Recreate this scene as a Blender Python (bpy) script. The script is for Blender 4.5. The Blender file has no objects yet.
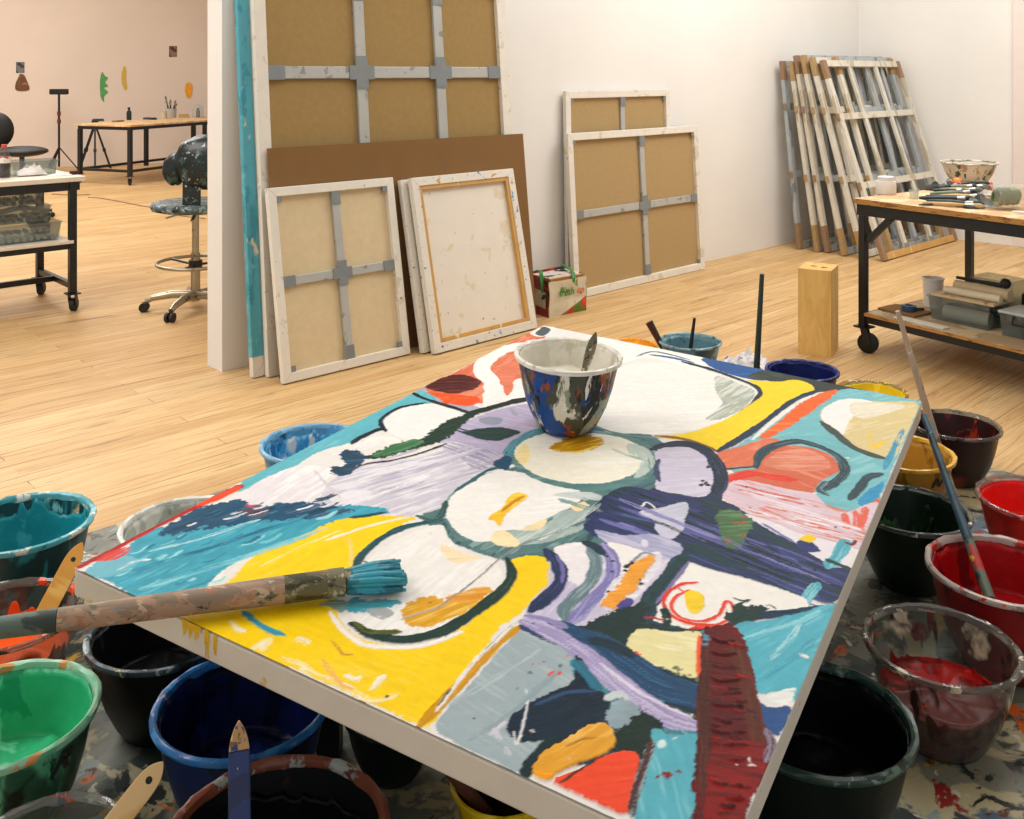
import bpy, bmesh, math, random
import numpy as np
from mathutils import Vector, Matrix, noise as mnoise

# ------------------------------------------------------------------ camera model (1024 x 819 frame)
F, PX, HZ, CAMH = 980.0, 512.0, 72.0, 1.5
SC = bpy.context.scene
COL = SC.collection
PI = math.pi

def ray(px, py):
    return Vector(((px - PX) / F, 1.0, -(py - HZ) / F))

def at(px, py, z=0.0):
    """the point of the horizontal plane at height z seen at a spot of the photograph"""
    r = ray(px, py)
    k = (z - CAMH) / r.z
    return Vector((r.x * k, k, z))

def atd(px, py, d):
    r = ray(px, py)
    return Vector((r.x * d, d, CAMH + r.z * d))

def wall_yaw():
    return math.radians(43.7)

# ------------------------------------------------------------------ colours and materials
def lin(h):
    h = h.lstrip('#')
    out = []
    for i in (0, 2, 4):
        c = int(h[i:i + 2], 16) / 255
        out.append(c / 12.92 if c <= 0.04045 else ((c + 0.055) / 1.055) ** 2.4)
    return tuple(out)

def rgba(h):
    return (*lin(h), 1.0)

MATS = {}

class NT:
    """small node-tree writer"""
    def __init__(self, name):
        self.m = bpy.data.materials.new(name)
        self.m.use_nodes = True
        self.t = self.m.node_tree
        self.t.nodes.clear()
        self.out = self.n('ShaderNodeOutputMaterial')
        self._c = None

    def n(self, kind, **kw):
        nd = self.t.nodes.new(kind)
        for k, v in kw.items():
            setattr(nd, k, v)
        return nd

    def l(self, a, b):
        self.t.links.new(a, b)

    def coord(self, scale=(1, 1, 1), offset=(0, 0, 0), rot=(0, 0, 0)):
        if self._c is None:
            self._c = self.n('ShaderNodeTexCoord')
        mp = self.n('ShaderNodeMapping')
        mp.inputs['Scale'].default_value = scale
        mp.inputs['Location'].default_value = offset
        mp.inputs['Rotation'].default_value = rot
        self.l(self._c.outputs['Object'], mp.inputs['Vector'])
        return mp.outputs[0]

    def noise(self, scale, detail=3, rough=0.55, vec=None, offset=(0, 0, 0), stretch=(1, 1, 1), dist=0.0):
        nd = self.n('ShaderNodeTexNoise')
        nd.inputs['Scale'].default_value = scale
        nd.inputs['Detail'].default_value = detail
        nd.inputs['Roughness'].default_value = rough
        nd.inputs['Distortion'].default_value = dist
        self.l(vec if vec is not None else self.coord(stretch, offset), nd.inputs['Vector'])
        return nd.outputs[0]

    def ramp(self, fac, stops, interp='LINEAR'):
        nd = self.n('ShaderNodeValToRGB')
        cr = nd.color_ramp
        cr.interpolation = interp
        while len(cr.elements) < len(stops):
            cr.elements.new(0.5)
        for e, (p, c) in zip(cr.elements, stops):
            e.position = p
            e.color = c if len(c) == 4 else (*c, 1)
        self.l(fac, nd.inputs[0])
        return nd.outputs[0]

    def mask(self, fac, lo, hi):
        return self.ramp(fac, [(lo, (0, 0, 0, 1)), (hi, (1, 1, 1, 1))])

    def mix(self, fac, a, b, mode='MIX'):
        nd = self.n('ShaderNodeMix', data_type='RGBA', blend_type=mode)
        if isinstance(fac, (int, float)):
            nd.inputs[0].default_value = fac
        else:
            self.l(fac, nd.inputs[0])
        for i, v in ((6, a), (7, b)):
            if isinstance(v, tuple):
                nd.inputs[i].default_value = v if len(v) == 4 else (*v, 1)
            else:
                self.l(v, nd.inputs[i])
        return nd.outputs[2]

    def bsdf(self, color, rough=0.5, metal=0.0, bump=None, bump_s=0.3, bump_d=0.01, spec=0.5):
        b = self.n('ShaderNodeBsdfPrincipled')
        if isinstance(color, tuple):
            b.inputs['Base Color'].default_value = color if len(color) == 4 else (*color, 1)
        else:
            self.l(color, b.inputs['Base Color'])
        if isinstance(rough, (int, float)):
            b.inputs['Roughness'].default_value = rough
        else:
            self.l(rough, b.inputs['Roughness'])
        b.inputs['Metallic'].default_value = metal
        b.inputs['Specular IOR Level'].default_value = spec
        if bump is not None:
            bp = self.n('ShaderNodeBump')
            bp.inputs['Strength'].default_value = bump_s
            bp.inputs['Distance'].default_value = bump_d
            self.l(bump, bp.inputs['Height'])
            self.l(bp.outputs[0], b.inputs['Normal'])
        return b

    def done(self, sh):
        self.l(sh.outputs[0], self.out.inputs[0])
        return self.m

def plain(name, hx, rough=0.5, metal=0.0, var=0.12, scale=14.0, bump=0.0, spec=0.5, stretch=(1, 1, 1)):
    if name in MATS:
        return MATS[name]
    t = NT(name)
    c = lin(hx)
    f = t.noise(scale, 4, stretch=stretch)
    col = t.ramp(f, [(0.25, tuple(x * (1 - var) for x in c)), (0.75, tuple(min(1, x * (1 + var)) for x in c))])
    MATS[name] = t.done(t.bsdf(col, rough, metal, f if bump else None, bump, 0.005, spec))
    return MATS[name]

def spattered(name, base, layers, rough=0.5, bump=0.25, metal=0.0, var=0.1, spec=0.5):
    """base colour with patches of paint: layers = (hex, scale, threshold, stretch, offset)"""
    if name in MATS:
        return MATS[name]
    t = NT(name)
    c = lin(base)
    f = t.noise(9, 4)
    col = t.ramp(f, [(0.25, tuple(x * (1 - var) for x in c)), (0.75, tuple(min(1, x * (1 + var)) for x in c))])
    for i, (hx, sc, th, st) in enumerate(layers):
        m = t.noise(sc, 4, 0.6, offset=(3.1 * i + 1.7, 1.3 * i, 2.7 * i), stretch=st, dist=0.4)
        col = t.mix(t.mask(m, th, th + 0.03), col, rgba(hx))
    h = t.noise(30, 3)
    MATS[name] = t.done(t.bsdf(col, rough, metal, h, bump, 0.004, spec))
    return MATS[name]

def clear_plastic(name, tint='#dfe6e4', rough=0.08, layers=(), amount=None, veil=0.12, spec_w=1.0):
    """thin see-through plastic with streaks of dried paint over it"""
    if name in MATS:
        return MATS[name]
    t = NT(name)
    tr = t.n('ShaderNodeBsdfTransparent')
    tr.inputs[0].default_value = rgba(tint)
    gl = t.n('ShaderNodeBsdfGlossy')
    gl.inputs['Roughness'].default_value = rough
    df = t.n('ShaderNodeBsdfDiffuse')
    df.inputs[0].default_value = rgba(tint)
    lw = t.n('ShaderNodeLayerWeight'); lw.inputs[0].default_value = .5
    pw = t.n('ShaderNodeMath', operation='POWER'); t.l(lw.outputs['Facing'], pw.inputs[0]); pw.inputs[1].default_value = 3.5
    fr = t.n('ShaderNodeMath', operation='MULTIPLY_ADD'); t.l(pw.outputs[0], fr.inputs[0]); fr.inputs[1].default_value = .55; fr.inputs[2].default_value = .035
    m0 = t.n('ShaderNodeMixShader'); m0.inputs[0].default_value = veil
    t.l(tr.outputs[0], m0.inputs[1]); t.l(df.outputs[0], m0.inputs[2])
    m1 = t.n('ShaderNodeMixShader')
    t.l(fr.outputs[0], m1.inputs[0]); t.l(m0.outputs[0], m1.inputs[1]); t.l(gl.outputs[0], m1.inputs[2])
    sh = m1
    for i, (hx, sc, th, st) in enumerate(layers):
        m = t.mask(t.noise(sc, 4, 0.6, offset=(2.3 * i + 0.7, 4.3 * i, 1.9 * i), stretch=st, dist=0.5), th, th + 0.04)
        f = t.noise(22, 3, offset=(i, 0, 0))
        c = lin(hx)
        col = t.ramp(f, [(0.3, tuple(x * 0.75 for x in c)), (0.7, tuple(min(1, x * 1.2) for x in c))])
        b = t.bsdf(col, 0.35)
        mm = t.n('ShaderNodeMixShader')
        t.l(m, mm.inputs[0]); t.l(sh.outputs[0], mm.inputs[1]); t.l(b.outputs[0], mm.inputs[2])
        sh = mm
    MATS[name] = t.done(sh)
    return MATS[name]

# ------------------------------------------------------------------ mesh writing
class MB:
    def __init__(self):
        self.v, self.f = [], []

    def add(self, vs, fs):
        o = len(self.v)
        self.v += [tuple(v) for v in vs]
        self.f += [tuple(i + o for i in f) for f in fs]
        return self

    def box(self, c, s, rot=None, taper=1.0):
        hx, hy, hz = s[0] / 2, s[1] / 2, s[2] / 2
        vs = []
        for z in (-1, 1):
            k = taper if z > 0 else 1.0
            for x, y in ((-1, -1), (1, -1), (1, 1), (-1, 1)):
                p = Vector((x * hx * k, y * hy * k, z * hz))
                if rot is not None:
                    p = rot @ p
                vs.append(p + Vector(c))
        return self.add(vs, [(3, 2, 1, 0), (4, 5, 6, 7), (0, 1, 5, 4), (1, 2, 6, 5), (2, 3, 7, 6), (3, 0, 4, 7)])

    def span(self, a, b):
        """box from corner a to corner b"""
        a, b = Vector(a), Vector(b)
        return self.box((a + b) / 2, [abs(x) for x in (b - a)])

    def bar(self, p, q, w, h, up=(0, 0, 1)):
        p, q = Vector(p), Vector(q)
        d = (q - p); L = d.length; d.normalize()
        u = Vector(up)
        s = d.cross(u)
        if s.length < 1e-4:
            s = d.cross(Vector((1, 0, 0)))
        s.normalize()
        u = s.cross(d)
        R = Matrix((s, d, u)).transposed()
        return self.box((p + q) / 2, (w, L, h), R)

    def tube(self, pts, r, n=12, cap=True, flat=1.0):
        pts = [Vector(p) for p in pts]
        if isinstance(r, (int, float)):
            r = [r] * len(pts)
        rings = []
        ref = None
        for i, p in enumerate(pts):
            d = (pts[min(i + 1, len(pts) - 1)] - pts[max(i - 1, 0)]).normalized()
            if ref is None:
                ref = d.orthogonal().normalized() if abs(d.z) > 0.9 else d.cross(Vector((0, 0, 1))).normalized()
            s = (ref - d * ref.dot(d)).normalized()
            ref = s
            t = d.cross(s)
            rings.append([p + (s * math.cos(2 * PI * k / n) + t * math.sin(2 * PI * k / n) * flat) * r[i] for k in range(n)])
        vs = [v for ring in rings for v in ring]
        fs = []
        for i in range(len(pts) - 1):
            for k in range(n):
                a, b = i * n + k, i * n + (k + 1) % n
                fs.append((a, b, b + n, a + n))
        if cap:
            fs.append(tuple(range(n - 1, -1, -1)))
            fs.append(tuple((len(pts) - 1) * n + k for k in range(n)))
        return self.add(vs, fs)

    def lathe(self, prof, n=40, c=(0, 0, 0), wob=None):
        """prof: (r, z) list; r == 0 ends become poles"""
        base = len(self.v)
        c = Vector(c)
        idx = []
        for j, (r, z) in enumerate(prof):
            if r <= 1e-6:
                self.v.append(tuple(c + Vector((0, 0, z))))
                idx.append([len(self.v) - 1] * n)
            else:
                row = []
                for k in range(n):
                    a = 2 * PI * k / n
                    rr, zz = (r, z) if wob is None else wob(a, r, z, j)
                    self.v.append(tuple(c + Vector((rr * math.cos(a), rr * math.sin(a), zz))))
                    row.append(len(self.v) - 1)
                idx.append(row)
        for j in range(len(prof) - 1):
            for k in range(n):
                q = (idx[j][k], idx[j][(k + 1) % n], idx[j + 1][(k + 1) % n], idx[j + 1][k])
                u = []
                for i in q:
                    if i not in u:
                        u.append(i)
                if len(u) > 2:
                    self.f.append(tuple(u))
        return self

    def cyl(self, c, r, h, n=24):
        return self.lathe([(0, 0), (r, 0), (r, h), (0, h)], n, c)

    def ball(self, c, r, n=14, sz=(1, 1, 1), lump=0.0, seed=0):
        vs, fs = [], []
        m = n // 2 + 1
        for i in range(m + 1):
            th = PI * i / m
            for k in range(n):
                a = 2 * PI * k / n
                d = Vector((math.sin(th) * math.cos(a), math.sin(th) * math.sin(a), math.cos(th)))
                q = 1 + lump * mnoise.noise(d * 2.1 + Vector((seed, seed * 1.7, 0)))
                vs.append(Vector(c) + Vector((d.x * sz[0], d.y * sz[1], d.z * sz[2])) * r * q)
        for i in range(m):
            for k in range(n):
                fs.append((i * n + k, (i + 1) * n + k, (i + 1) * n + (k + 1) % n, i * n + (k + 1) % n))
        return self.add(vs, fs)

    def prism(self, poly, z0, z1):
        n = len(poly)
        vs = [(x, y, z0) for x, y in poly] + [(x, y, z1) for x, y in poly]
        fs = [tuple(range(n - 1, -1, -1)), tuple(range(n, 2 * n))]
        fs += [(i, (i + 1) % n, (i + 1) % n + n, i + n) for i in range(n)]
        return self.add(vs, fs)

    def moved(self, M):
        self.v = [tuple(M @ Vector(v)) for v in self.v]
        return self

    def build(self, name, material=None, parent=None, smooth=False, bevel=0.0):
        me = bpy.data.meshes.new(name)
        me.from_pydata(self.v, [], self.f)
        bm = bmesh.new(); bm.from_mesh(me)
        bmesh.ops.remove_doubles(bm, verts=bm.verts, dist=1e-6)
        bmesh.ops.recalc_face_normals(bm, faces=bm.faces)
        bm.to_mesh(me); bm.free()
        o = bpy.data.objects.new(name, me)
        COL.objects.link(o)
        if material is not None:
            me.materials.append(material)
        if smooth:
            for p in me.polygons:
                p.use_smooth = True
            if smooth == 'auto':
                e = o.modifiers.new('split', 'EDGE_SPLIT'); e.split_angle = math.radians(38)
        if bevel:
            b = o.modifiers.new('bevel', 'BEVEL'); b.width = bevel; b.segments = 2; b.limit_method = 'ANGLE'
        if parent is not None:
            o.parent = parent
        return o

def thing(name, label, cat, loc=(0, 0, 0), rz=0.0, group=None, rot=None):
    o = bpy.data.objects.new(name, None)
    COL.objects.link(o)
    o.empty_display_size = 0.1
    o.location = loc
    o.rotation_euler = rot if rot is not None else (0, 0, rz)
    tag(o, label, cat, group)
    return o

def tag(o, label=None, cat=None, group=None, kind=None):
    if label: o['label'] = label
    if cat: o['category'] = cat
    if group: o['group'] = group
    if kind: o['kind'] = kind
    return o

def struct(o):
    o['kind'] = 'structure'
    return o

def place(o, loc, rz=0.0):
    o.location = loc
    o.rotation_euler = (0, 0, rz)
    return o

def copy_tree(o, parent=None):
    c = o.copy()
    COL.objects.link(c)
    if parent is not None:
        c.parent = parent
    for ch in list(o.children):
        copy_tree(ch, c)
    return c

# ------------------------------------------------------------------ room shell
YAW = wall_yaw()
WD = Vector((math.cos(YAW), math.sin(YAW), 0))          # along the partition
WB = Vector((-math.sin(YAW), math.cos(YAW), 0))         # into the partition, away from the camera
P0 = Vector((-1.45, 4.90, 0))                            # near corner of the partition's free end
CORNER = P0 + WD * 6.65
CEIL = 4.2

def floor_material():
    t = NT('maple_strip_floor')
    vec = t.coord(rot=(0, 0, -YAW))
    br = t.n('ShaderNodeTexBrick')
    br.offset = 0.37
    br.inputs['Color1'].default_value = (0.15, 0.15, 0.15, 1)
    br.inputs['Color2'].default_value = (0.85, 0.85, 0.85, 1)
    br.inputs['Mortar'].default_value = (0.5, 0.5, 0.5, 1)
    br.inputs['Scale'].default_value = 1.0
    br.inputs['Mortar Size'].default_value = 0.0022
    br.inputs['Mortar Smooth'].default_value = 0.2
    br.inputs['Brick Width'].default_value = 1.9
    br.inputs['Row Height'].default_value = 0.085
    t.l(vec, br.inputs['Vector'])
    base = t.ramp(br.outputs['Color'], [(0.1, lin('#cba672')), (0.5, lin('#d6b47f')), (0.9, lin('#dfc08e'))])
    st = t.n('ShaderNodeMapping')
    st.inputs['Scale'].default_value = (0.9, 22, 1)
    t.l(vec, st.inputs['Vector'])
    grain = t.noise(3.2, 6, 0.62, vec=st.outputs[0], dist=0.6)
    col = t.mix(t.mask(grain, 0.36, 0.64), rgba('#c0945e'), rgba('#ffffff'), 'MIX')
    col = t.mix(0.42, base, t.mix(1.0, base, col, 'MULTIPLY'))
    st2 = t.n('ShaderNodeMapping')
    st2.inputs['Scale'].default_value = (0.55, 9, 1)
    st2.inputs['Location'].default_value = (4.2, 1.3, 0)
    t.l(vec, st2.inputs['Vector'])
    dark = t.mask(t.noise(2.6, 6, 0.7, vec=st2.outputs[0], dist=1.0), 0.55, 0.70)
    dk = t.n('ShaderNodeMath', operation='MULTIPLY'); t.l(dark, dk.inputs[0]); dk.inputs[1].default_value = 0.75
    col = t.mix(dk.outputs[0], col, rgba('#7d5a34'))
    spots = t.mask(t.noise(7.5, 3, 0.6, vec=st2.outputs[0]), 0.655, 0.72)
    sk = t.n('ShaderNodeMath', operation='MULTIPLY'); t.l(spots, sk.inputs[0]); sk.inputs[1].default_value = 0.7
    col = t.mix(sk.outputs[0], col, rgba('#6b4a2a'))
    gm_ = t.mask(t.noise(1.6, 4, .6, vec=st2.outputs[0], dist=.5), .46, .58)
    gap = t.n('ShaderNodeMath', operation='MULTIPLY'); t.l(br.outputs['Fac'], gap.inputs[0]); t.l(gm_, gap.inputs[1])
    col = t.mix(gap.outputs[0], col, rgba('#7d5a36'))
    b = t.bsdf(col, 0.5, bump=grain, bump_s=0.06, bump_d=0.004, spec=0.25)
    return t.done(b)

def wall_material(name, hx):
    t = NT(name)
    c = lin(hx)
    f = t.noise(0.9, 4, 0.6)
    col = t.ramp(f, [(0.3, tuple(x * 0.965 for x in c)), (0.7, tuple(min(1, x * 1.03) for x in c))])
    return t.done(t.bsdf(col, 0.75, bump=t.noise(60, 2), bump_s=0.03, bump_d=0.002, spec=0.2))

M_FLOOR = floor_material()
M_WALL = wall_material('white_studio_wall', '#ebe7e0')
M_FARW = wall_material('pinkish_plaster_wall', '#e2d2c4')
M_CEIL = wall_material('ceiling_paint', '#e6e2da')
M_TRIM = plain('white_trim_paint', '#e8e3db', 0.5, var=0.03)

struct(MB().span((-16, -2.5, -0.1), (14, 22, 0)).build('floor', M_FLOOR))
struct(MB().span((-16, -2.5, CEIL), (14, 22, CEIL + 0.1)).build('ceiling', M_CEIL))

def wall_run(name, p, q, thick, material, h=CEIL, z0=0.0):
    p, q = Vector(p), Vector(q)
    d = (q - p).normalized()
    nb = Vector((-d.y, d.x, 0)) * thick
    mb = MB()
    base = [p, q, q + nb, p + nb]
    mb.add([(*b.xy, z0) for b in base] + [(*b.xy, h) for b in base],
           [(3, 2, 1, 0), (4, 5, 6, 7), (0, 1, 5, 4), (1, 2, 6, 5), (2, 3, 7, 6), (3, 0, 4, 7)])
    return struct(mb.build(name, material))

wall_run('wall_back', P0, CORNER + WD * 0.16, 0.155, M_WALL)
RD = Vector((WD.y, -WD.x, 0))                            # along the right wall, towards the camera
wall_run('wall_right', CORNER, CORNER + RD * 9.0, 0.16, M_WALL)
f1, f2 = at(75, 166.5), at(150, 163.5)
fd = (f2 - f1).normalized()
wall_run('wall_far', f1 - fd * 8, f1 + fd * 9, 0.15, M_FARW)
struct(MB().box((0, 0, 0), (0, 0, 0)).build('trim_1')) if False else None
bb = MB()
bb.bar(CORNER + RD * 0.02 - WD * 0.012 + Vector((0, 0, 0.05)), CORNER + RD * 1.55 - WD * 0.012 + Vector((0, 0, 0.05)), 0.02, 0.10)
struct(bb.build('baseboard_right', M_TRIM))
tq = CORNER + RD * 1.50
tr = MB()
tr.bar(tq - WD * 0.02, tq - WD * 0.02 + Vector((0, 0, CEIL)), 0.16, 0.035, up=WD)
struct(tr.build('trim_1', plain('pinkish_casing_paint', '#e4d8d0', 0.5, var=0.03), bevel=0.004))

# ------------------------------------------------------------------ the big painting lying flat
A_, B_, C_, D_ = (71, 570), (543, 326), (922, 401), (726, 865)
KA = 1.94
def quad3d():
    r = [ray(*p) for p in (A_, B_, C_, D_)]
    M = np.array([list(r[0]), [-x for x in r[1]], list(r[2]), [-x for x in r[3]]]).T
    k = np.linalg.svd(M)[2][-1]
    k = k / k[0] * KA
    return [r[i] * float(k[i]) + Vector((0, 0, CAMH)) for i in range(4)]
QA, QB, QC, QD = quad3d()
EY = ((QB - QA) + (QC - QD)).normalized()
EX = ((QD - QA) + (QC - QB)).normalized()
EX = (EX - EY * EX.dot(EY)).normalized()
EN = EX.cross(EY)
LU = ((QD - QA).length + (QC - QB).length) / 2
LV = ((QB - QA).length + (QC - QD).length) / 2
QO = (QA + QB + QC + QD) / 4 - EX * LU / 2 - EY * LV / 2    # the corner at A
PAINT_M = Matrix((EX, EY, EN)).transposed().to_4x4()
PAINT_M.translation = QO
THICK = 0.056

def cv(px, py):
    """photograph spot -> metres on the canvas (u from A to D, v from A to B)"""
    r = ray(px, py)
    o = Vector((0, 0, CAMH))
    k = (QO - o).dot(EN) / r.dot(EN)
    p = o + r * k - QO
    return (p.dot(EX), p.dot(EY))

def on_canvas(px, py, h=0.0):
    u, v = cv(px, py)
    return QO + EX * u + EY * v + EN * h

NU, NV = 600, 860
gu = np.linspace(0, LU, NU)
dep = np.linspace(QA.y, QB.y, 2000) ** 1.15
cum = np.concatenate([[0], np.cumsum((dep[1:] + dep[:-1]) / 2)]); cum /= cum[-1]
gv = np.interp(np.linspace(0, 1, NV), cum, np.linspace(0, 1, 2000)) * LV
UU, VV = np.meshgrid(gu, gv)                 # (NV, NU)
U, V = UU.ravel(), VV.ravel()
RNG = np.random.RandomState(7)
LAT = RNG.rand(256, 256)

def vnoise(x, y):
    xi, yi = np.floor(x).astype(int), np.floor(y).astype(int)
    fx, fy = x - xi, y - yi
    fx, fy = fx * fx * (3 - 2 * fx), fy * fy * (3 - 2 * fy)
    a = LAT[yi % 256, xi % 256]; b = LAT[yi % 256, (xi + 1) % 256]
    c = LAT[(yi + 1) % 256, xi % 256]; d = LAT[(yi + 1) % 256, (xi + 1) % 256]
    return a + (b - a) * fx + (c - a) * fy + (a - b - c + d) * fx * fy

def fbm(x, y, s, o=0.0, n=4):
    r = 0; amp = 0.5; tot = 0
    for i in range(n):
        r = r + amp * vnoise(x * s + o + 17.3 * i, y * s + o * 1.7 + 9.1 * i)
        tot += amp; amp *= 0.5; s *= 2.03
    return r / tot

def streaks(x, y, ang, o=0.0, fine=300.0, long=14.0):
    c, s = math.cos(ang), math.sin(ang)
    a = x * c + y * s
    b = -x * s + y * c
    w = (vnoise(a * 9 + o, b * 9 + o) - 0.5) * 0.012
    return 0.6 * vnoise(a * long + o, (b + w) * fine * 0.45 + o) + 0.4 * vnoise(a * long * 2 + o * 2, (b + w) * fine + o)

W1 = (fbm(U, V, 26, 3.0) - 0.5); W2 = (fbm(U, V, 26, 47.0) - 0.5)
W3 = (fbm(U, V, 130, 13.0, 3) - 0.5); W4 = (fbm(U, V, 130, 71.0, 3) - 0.5)
RGB = np.empty((U.size, 3)); RGB[:] = lin('#e2e0db')
RGB *= (0.96 + 0.08 * fbm(U, V, 30, 5.0))[:, None]
HT = np.zeros(U.size)
SEED = [0.0]
rs = random.Random(77)

def smooth_closed(p, k=6):
    p = np.array(p, float); n = len(p); out = []
    for i in range(n):
        a, b, c, d = p[i - 1], p[i], p[(i + 1) % n], p[(i + 2) % n]
        for t in np.linspace(0, 1, k, endpoint=False):
            out.append(0.5 * ((2 * b) + (c - a) * t + (2 * a - 5 * b + 4 * c - d) * t * t + (3 * b - a - 3 * c + d) * t ** 3))
    return np.array(out)

def smooth_open(p, k=8):
    p = np.array(p, float)
    q = np.vstack([2 * p[0] - p[1], p, 2 * p[-1] - p[-2]]); out = []
    for i in range(1, len(q) - 2):
        a, b, c, d = q[i - 1], q[i], q[i + 1], q[i + 2]
        for t in np.linspace(0, 1, k, endpoint=False):
            out.append(0.5 * ((2 * b) + (c - a) * t + (2 * a - 5 * b + 4 * c - d) * t * t + (3 * b - a - 3 * c + d) * t ** 3))
    out.append(p[-1])
    return np.array(out)

def lay(sel, alpha, col, col2, amt2, ang, h, var, o):
    x, y = U[sel], V[sel]
    s = streaks(x, y, ang, o)
    mid = fbm(x, y, 38, o + 7, 3)
    c = np.array(lin(col))[None] * (1 + var * (s - 0.5) * 2 + 0.9 * var * (mid - .5) * 2)[:, None]
    if col2 is not None:
        big = fbm(x, y, 9, o)
        t = np.clip((0.55 * s + 0.45 * big - (1 - amt2) * 0.75 - 0.1) * 9, 0, 1)[:, None]
        c = c * (1 - t) + np.array(lin(col2))[None] * t
    a = alpha[:, None]
    RGB[sel] = RGB[sel] * (1 - a) + np.clip(c, 0, 1) * a
    HT[sel] = HT[sel] * (1 - 0.5 * alpha) + alpha * h * (0.6 + 0.8 * s)

def ang_of(dpx, at_=(500, 560)):
    u0, v0 = cv(*at_); u1, v1 = cv(at_[0] + dpx[0], at_[1] + dpx[1])
    return math.atan2(v1 - v0, u1 - u0)

def poly(pts, col, col2=None, amt=0.3, edge=0.008, fine=0.006, dirpx=None, h=0.0007, var=0.10, dry=0.0, sharp=False):
    SEED[0] += 5.37; o = SEED[0]
    q = np.array([cv(*p) for p in pts])
    cen = np.mean(np.array(pts), 0)
    q = q if sharp else smooth_closed(q)
    m = 0.03
    box = (U > q[:, 0].min() - m) & (U < q[:, 0].max() + m) & (V > q[:, 1].min() - m) & (V < q[:, 1].max() + m)
    idx = np.nonzero(box)[0]
    x = U[idx] + edge * W1[idx] + fine * W3[idx]; y = V[idx] + edge * W2[idx] + fine * W4[idx]
    cov = np.zeros(idx.size)
    for jx, jy in ((-.35, -.15), (.15, -.35), (.35, .15), (-.15, .35)):
        xs, ys = x + jx * .0024, y + jy * .0026
        ins = np.zeros(idx.size, bool)
        x0, y0 = q[-1]
        for x1, y1 in q:
            if y1 != y0:
                c = ((y1 > ys) != (y0 > ys))
                ins ^= c & (xs < (x0 - x1) * (ys - y1) / (y0 - y1) + x1)
            x0, y0 = x1, y1
        cov += ins / 4
    sel = idx[cov > 0]
    if not sel.size:
        return
    cov = cov[cov > 0]
    ang = ang_of(dirpx, tuple(cen)) if dirpx is not None else 0.7
    alpha = cov.copy()
    if dry:
        s = streaks(U[sel], V[sel], ang, o + 3, 520)
        alpha *= np.clip((s * 0.7 + 0.5 * fbm(U[sel], V[sel], 14, o) - dry) * 5, 0, 1)
    lay(sel, alpha, col, col2, amt, ang, h, var, o)

def stroke(pts, w, col, col2=None, amt=0.3, dry=0.0, h=0.0010, var=0.16, fine=0.004, taper=True):
    """w: brush width in photograph pixels at the stroke's middle"""
    SEED[0] += 3.91; o = SEED[0]
    mid = pts[len(pts) // 2]
    a0 = on_canvas(*mid)
    wm = w * a0.y / F / 2
    q = smooth_open([cv(*p) for p in pts])
    m = wm + 0.03
    box = (U > q[:, 0].min() - m) & (U < q[:, 0].max() + m) & (V > q[:, 1].min() - m) & (V < q[:, 1].max() + m)
    idx = np.nonzero(box)[0]
    x = U[idx] + fine * W3[idx] + 0.003 * W1[idx]; y = V[idx] + fine * W4[idx] + 0.003 * W2[idx]
    best = np.full(idx.size, 9.0); par = np.zeros(idx.size); side = np.zeros(idx.size)
    seg = np.hypot(*(q[1:] - q[:-1]).T); acc = np.concatenate([[0], np.cumsum(seg)])
    for i in range(len(q) - 1):
        d = q[i + 1] - q[i]; L2 = max(d @ d, 1e-12)
        t = np.clip(((x - q[i, 0]) * d[0] + (y - q[i, 1]) * d[1]) / L2, 0, 1)
        ex_, ey_ = x - q[i, 0] - t * d[0], y - q[i, 1] - t * d[1]
        r = np.hypot(ex_, ey_)
        u = r < best
        best[u] = r[u]; par[u] = acc[i] + t[u] * seg[i]; side[u] = (np.sign(d[0] * ey_ - d[1] * ex_) * r)[u]
    tt = par / acc[-1]
    ww = wm * (0.8 + 0.4 * vnoise(par * 30 + o, np.zeros_like(par) + o))
    if taper:
        ww = ww * np.clip(0.45 + 6 * np.minimum(tt, 1 - tt), 0, 1)
    ins = best < ww + .0012
    sel = idx[ins]
    if not sel.size:
        return
    cov = np.clip((ww - best)[ins] / .0024 + .5, 0, 1)
    pr, sd = par[ins], side[ins]
    s = 0.6 * vnoise(pr * 16 + o, sd * 330 + o) + 0.4 * vnoise(pr * 30 + o, sd * 800 + o)
    alpha = cov
    if dry:
        alpha = cov * np.clip((s * 0.75 + 0.45 * fbm(U[sel], V[sel], 16, o) - dry) * 5, 0, 1)
    c = np.array(lin(col))[None] * (1 + var * 2 * (s - 0.5))[:, None]
    if col2 is not None:
        t = np.clip((0.75 * s + 0.25 * fbm(U[sel], V[sel], 12, o) - (1 - amt) * 0.8 - 0.06) * 8, 0, 1)[:, None]
        c = c * (1 - t) + np.array(lin(col2))[None] * t
    a = alpha[:, None]
    RGB[sel] = RGB[sel] * (1 - a) + np.clip(c, 0, 1) * a
    HT[sel] = HT[sel] * (1 - 0.5 * alpha) + alpha * h * (0.5 + s)

def dots(n, x0, y0, x1, y1, r, col, seed):
    rr = random.Random(seed)
    for _ in range(n):
        px, py = rr.uniform(x0, x1), rr.uniform(y0, y1)
        k = r * rr.uniform(0.5, 1.4)
        poly([(px - k, py), (px, py - k * .7), (px + k * 1.2, py), (px, py + k * .6)], col, edge=0.004, fine=0.01)

NAVY, INK, PINE = '#22304f', '#16242c', '#1d3a38'
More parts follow.
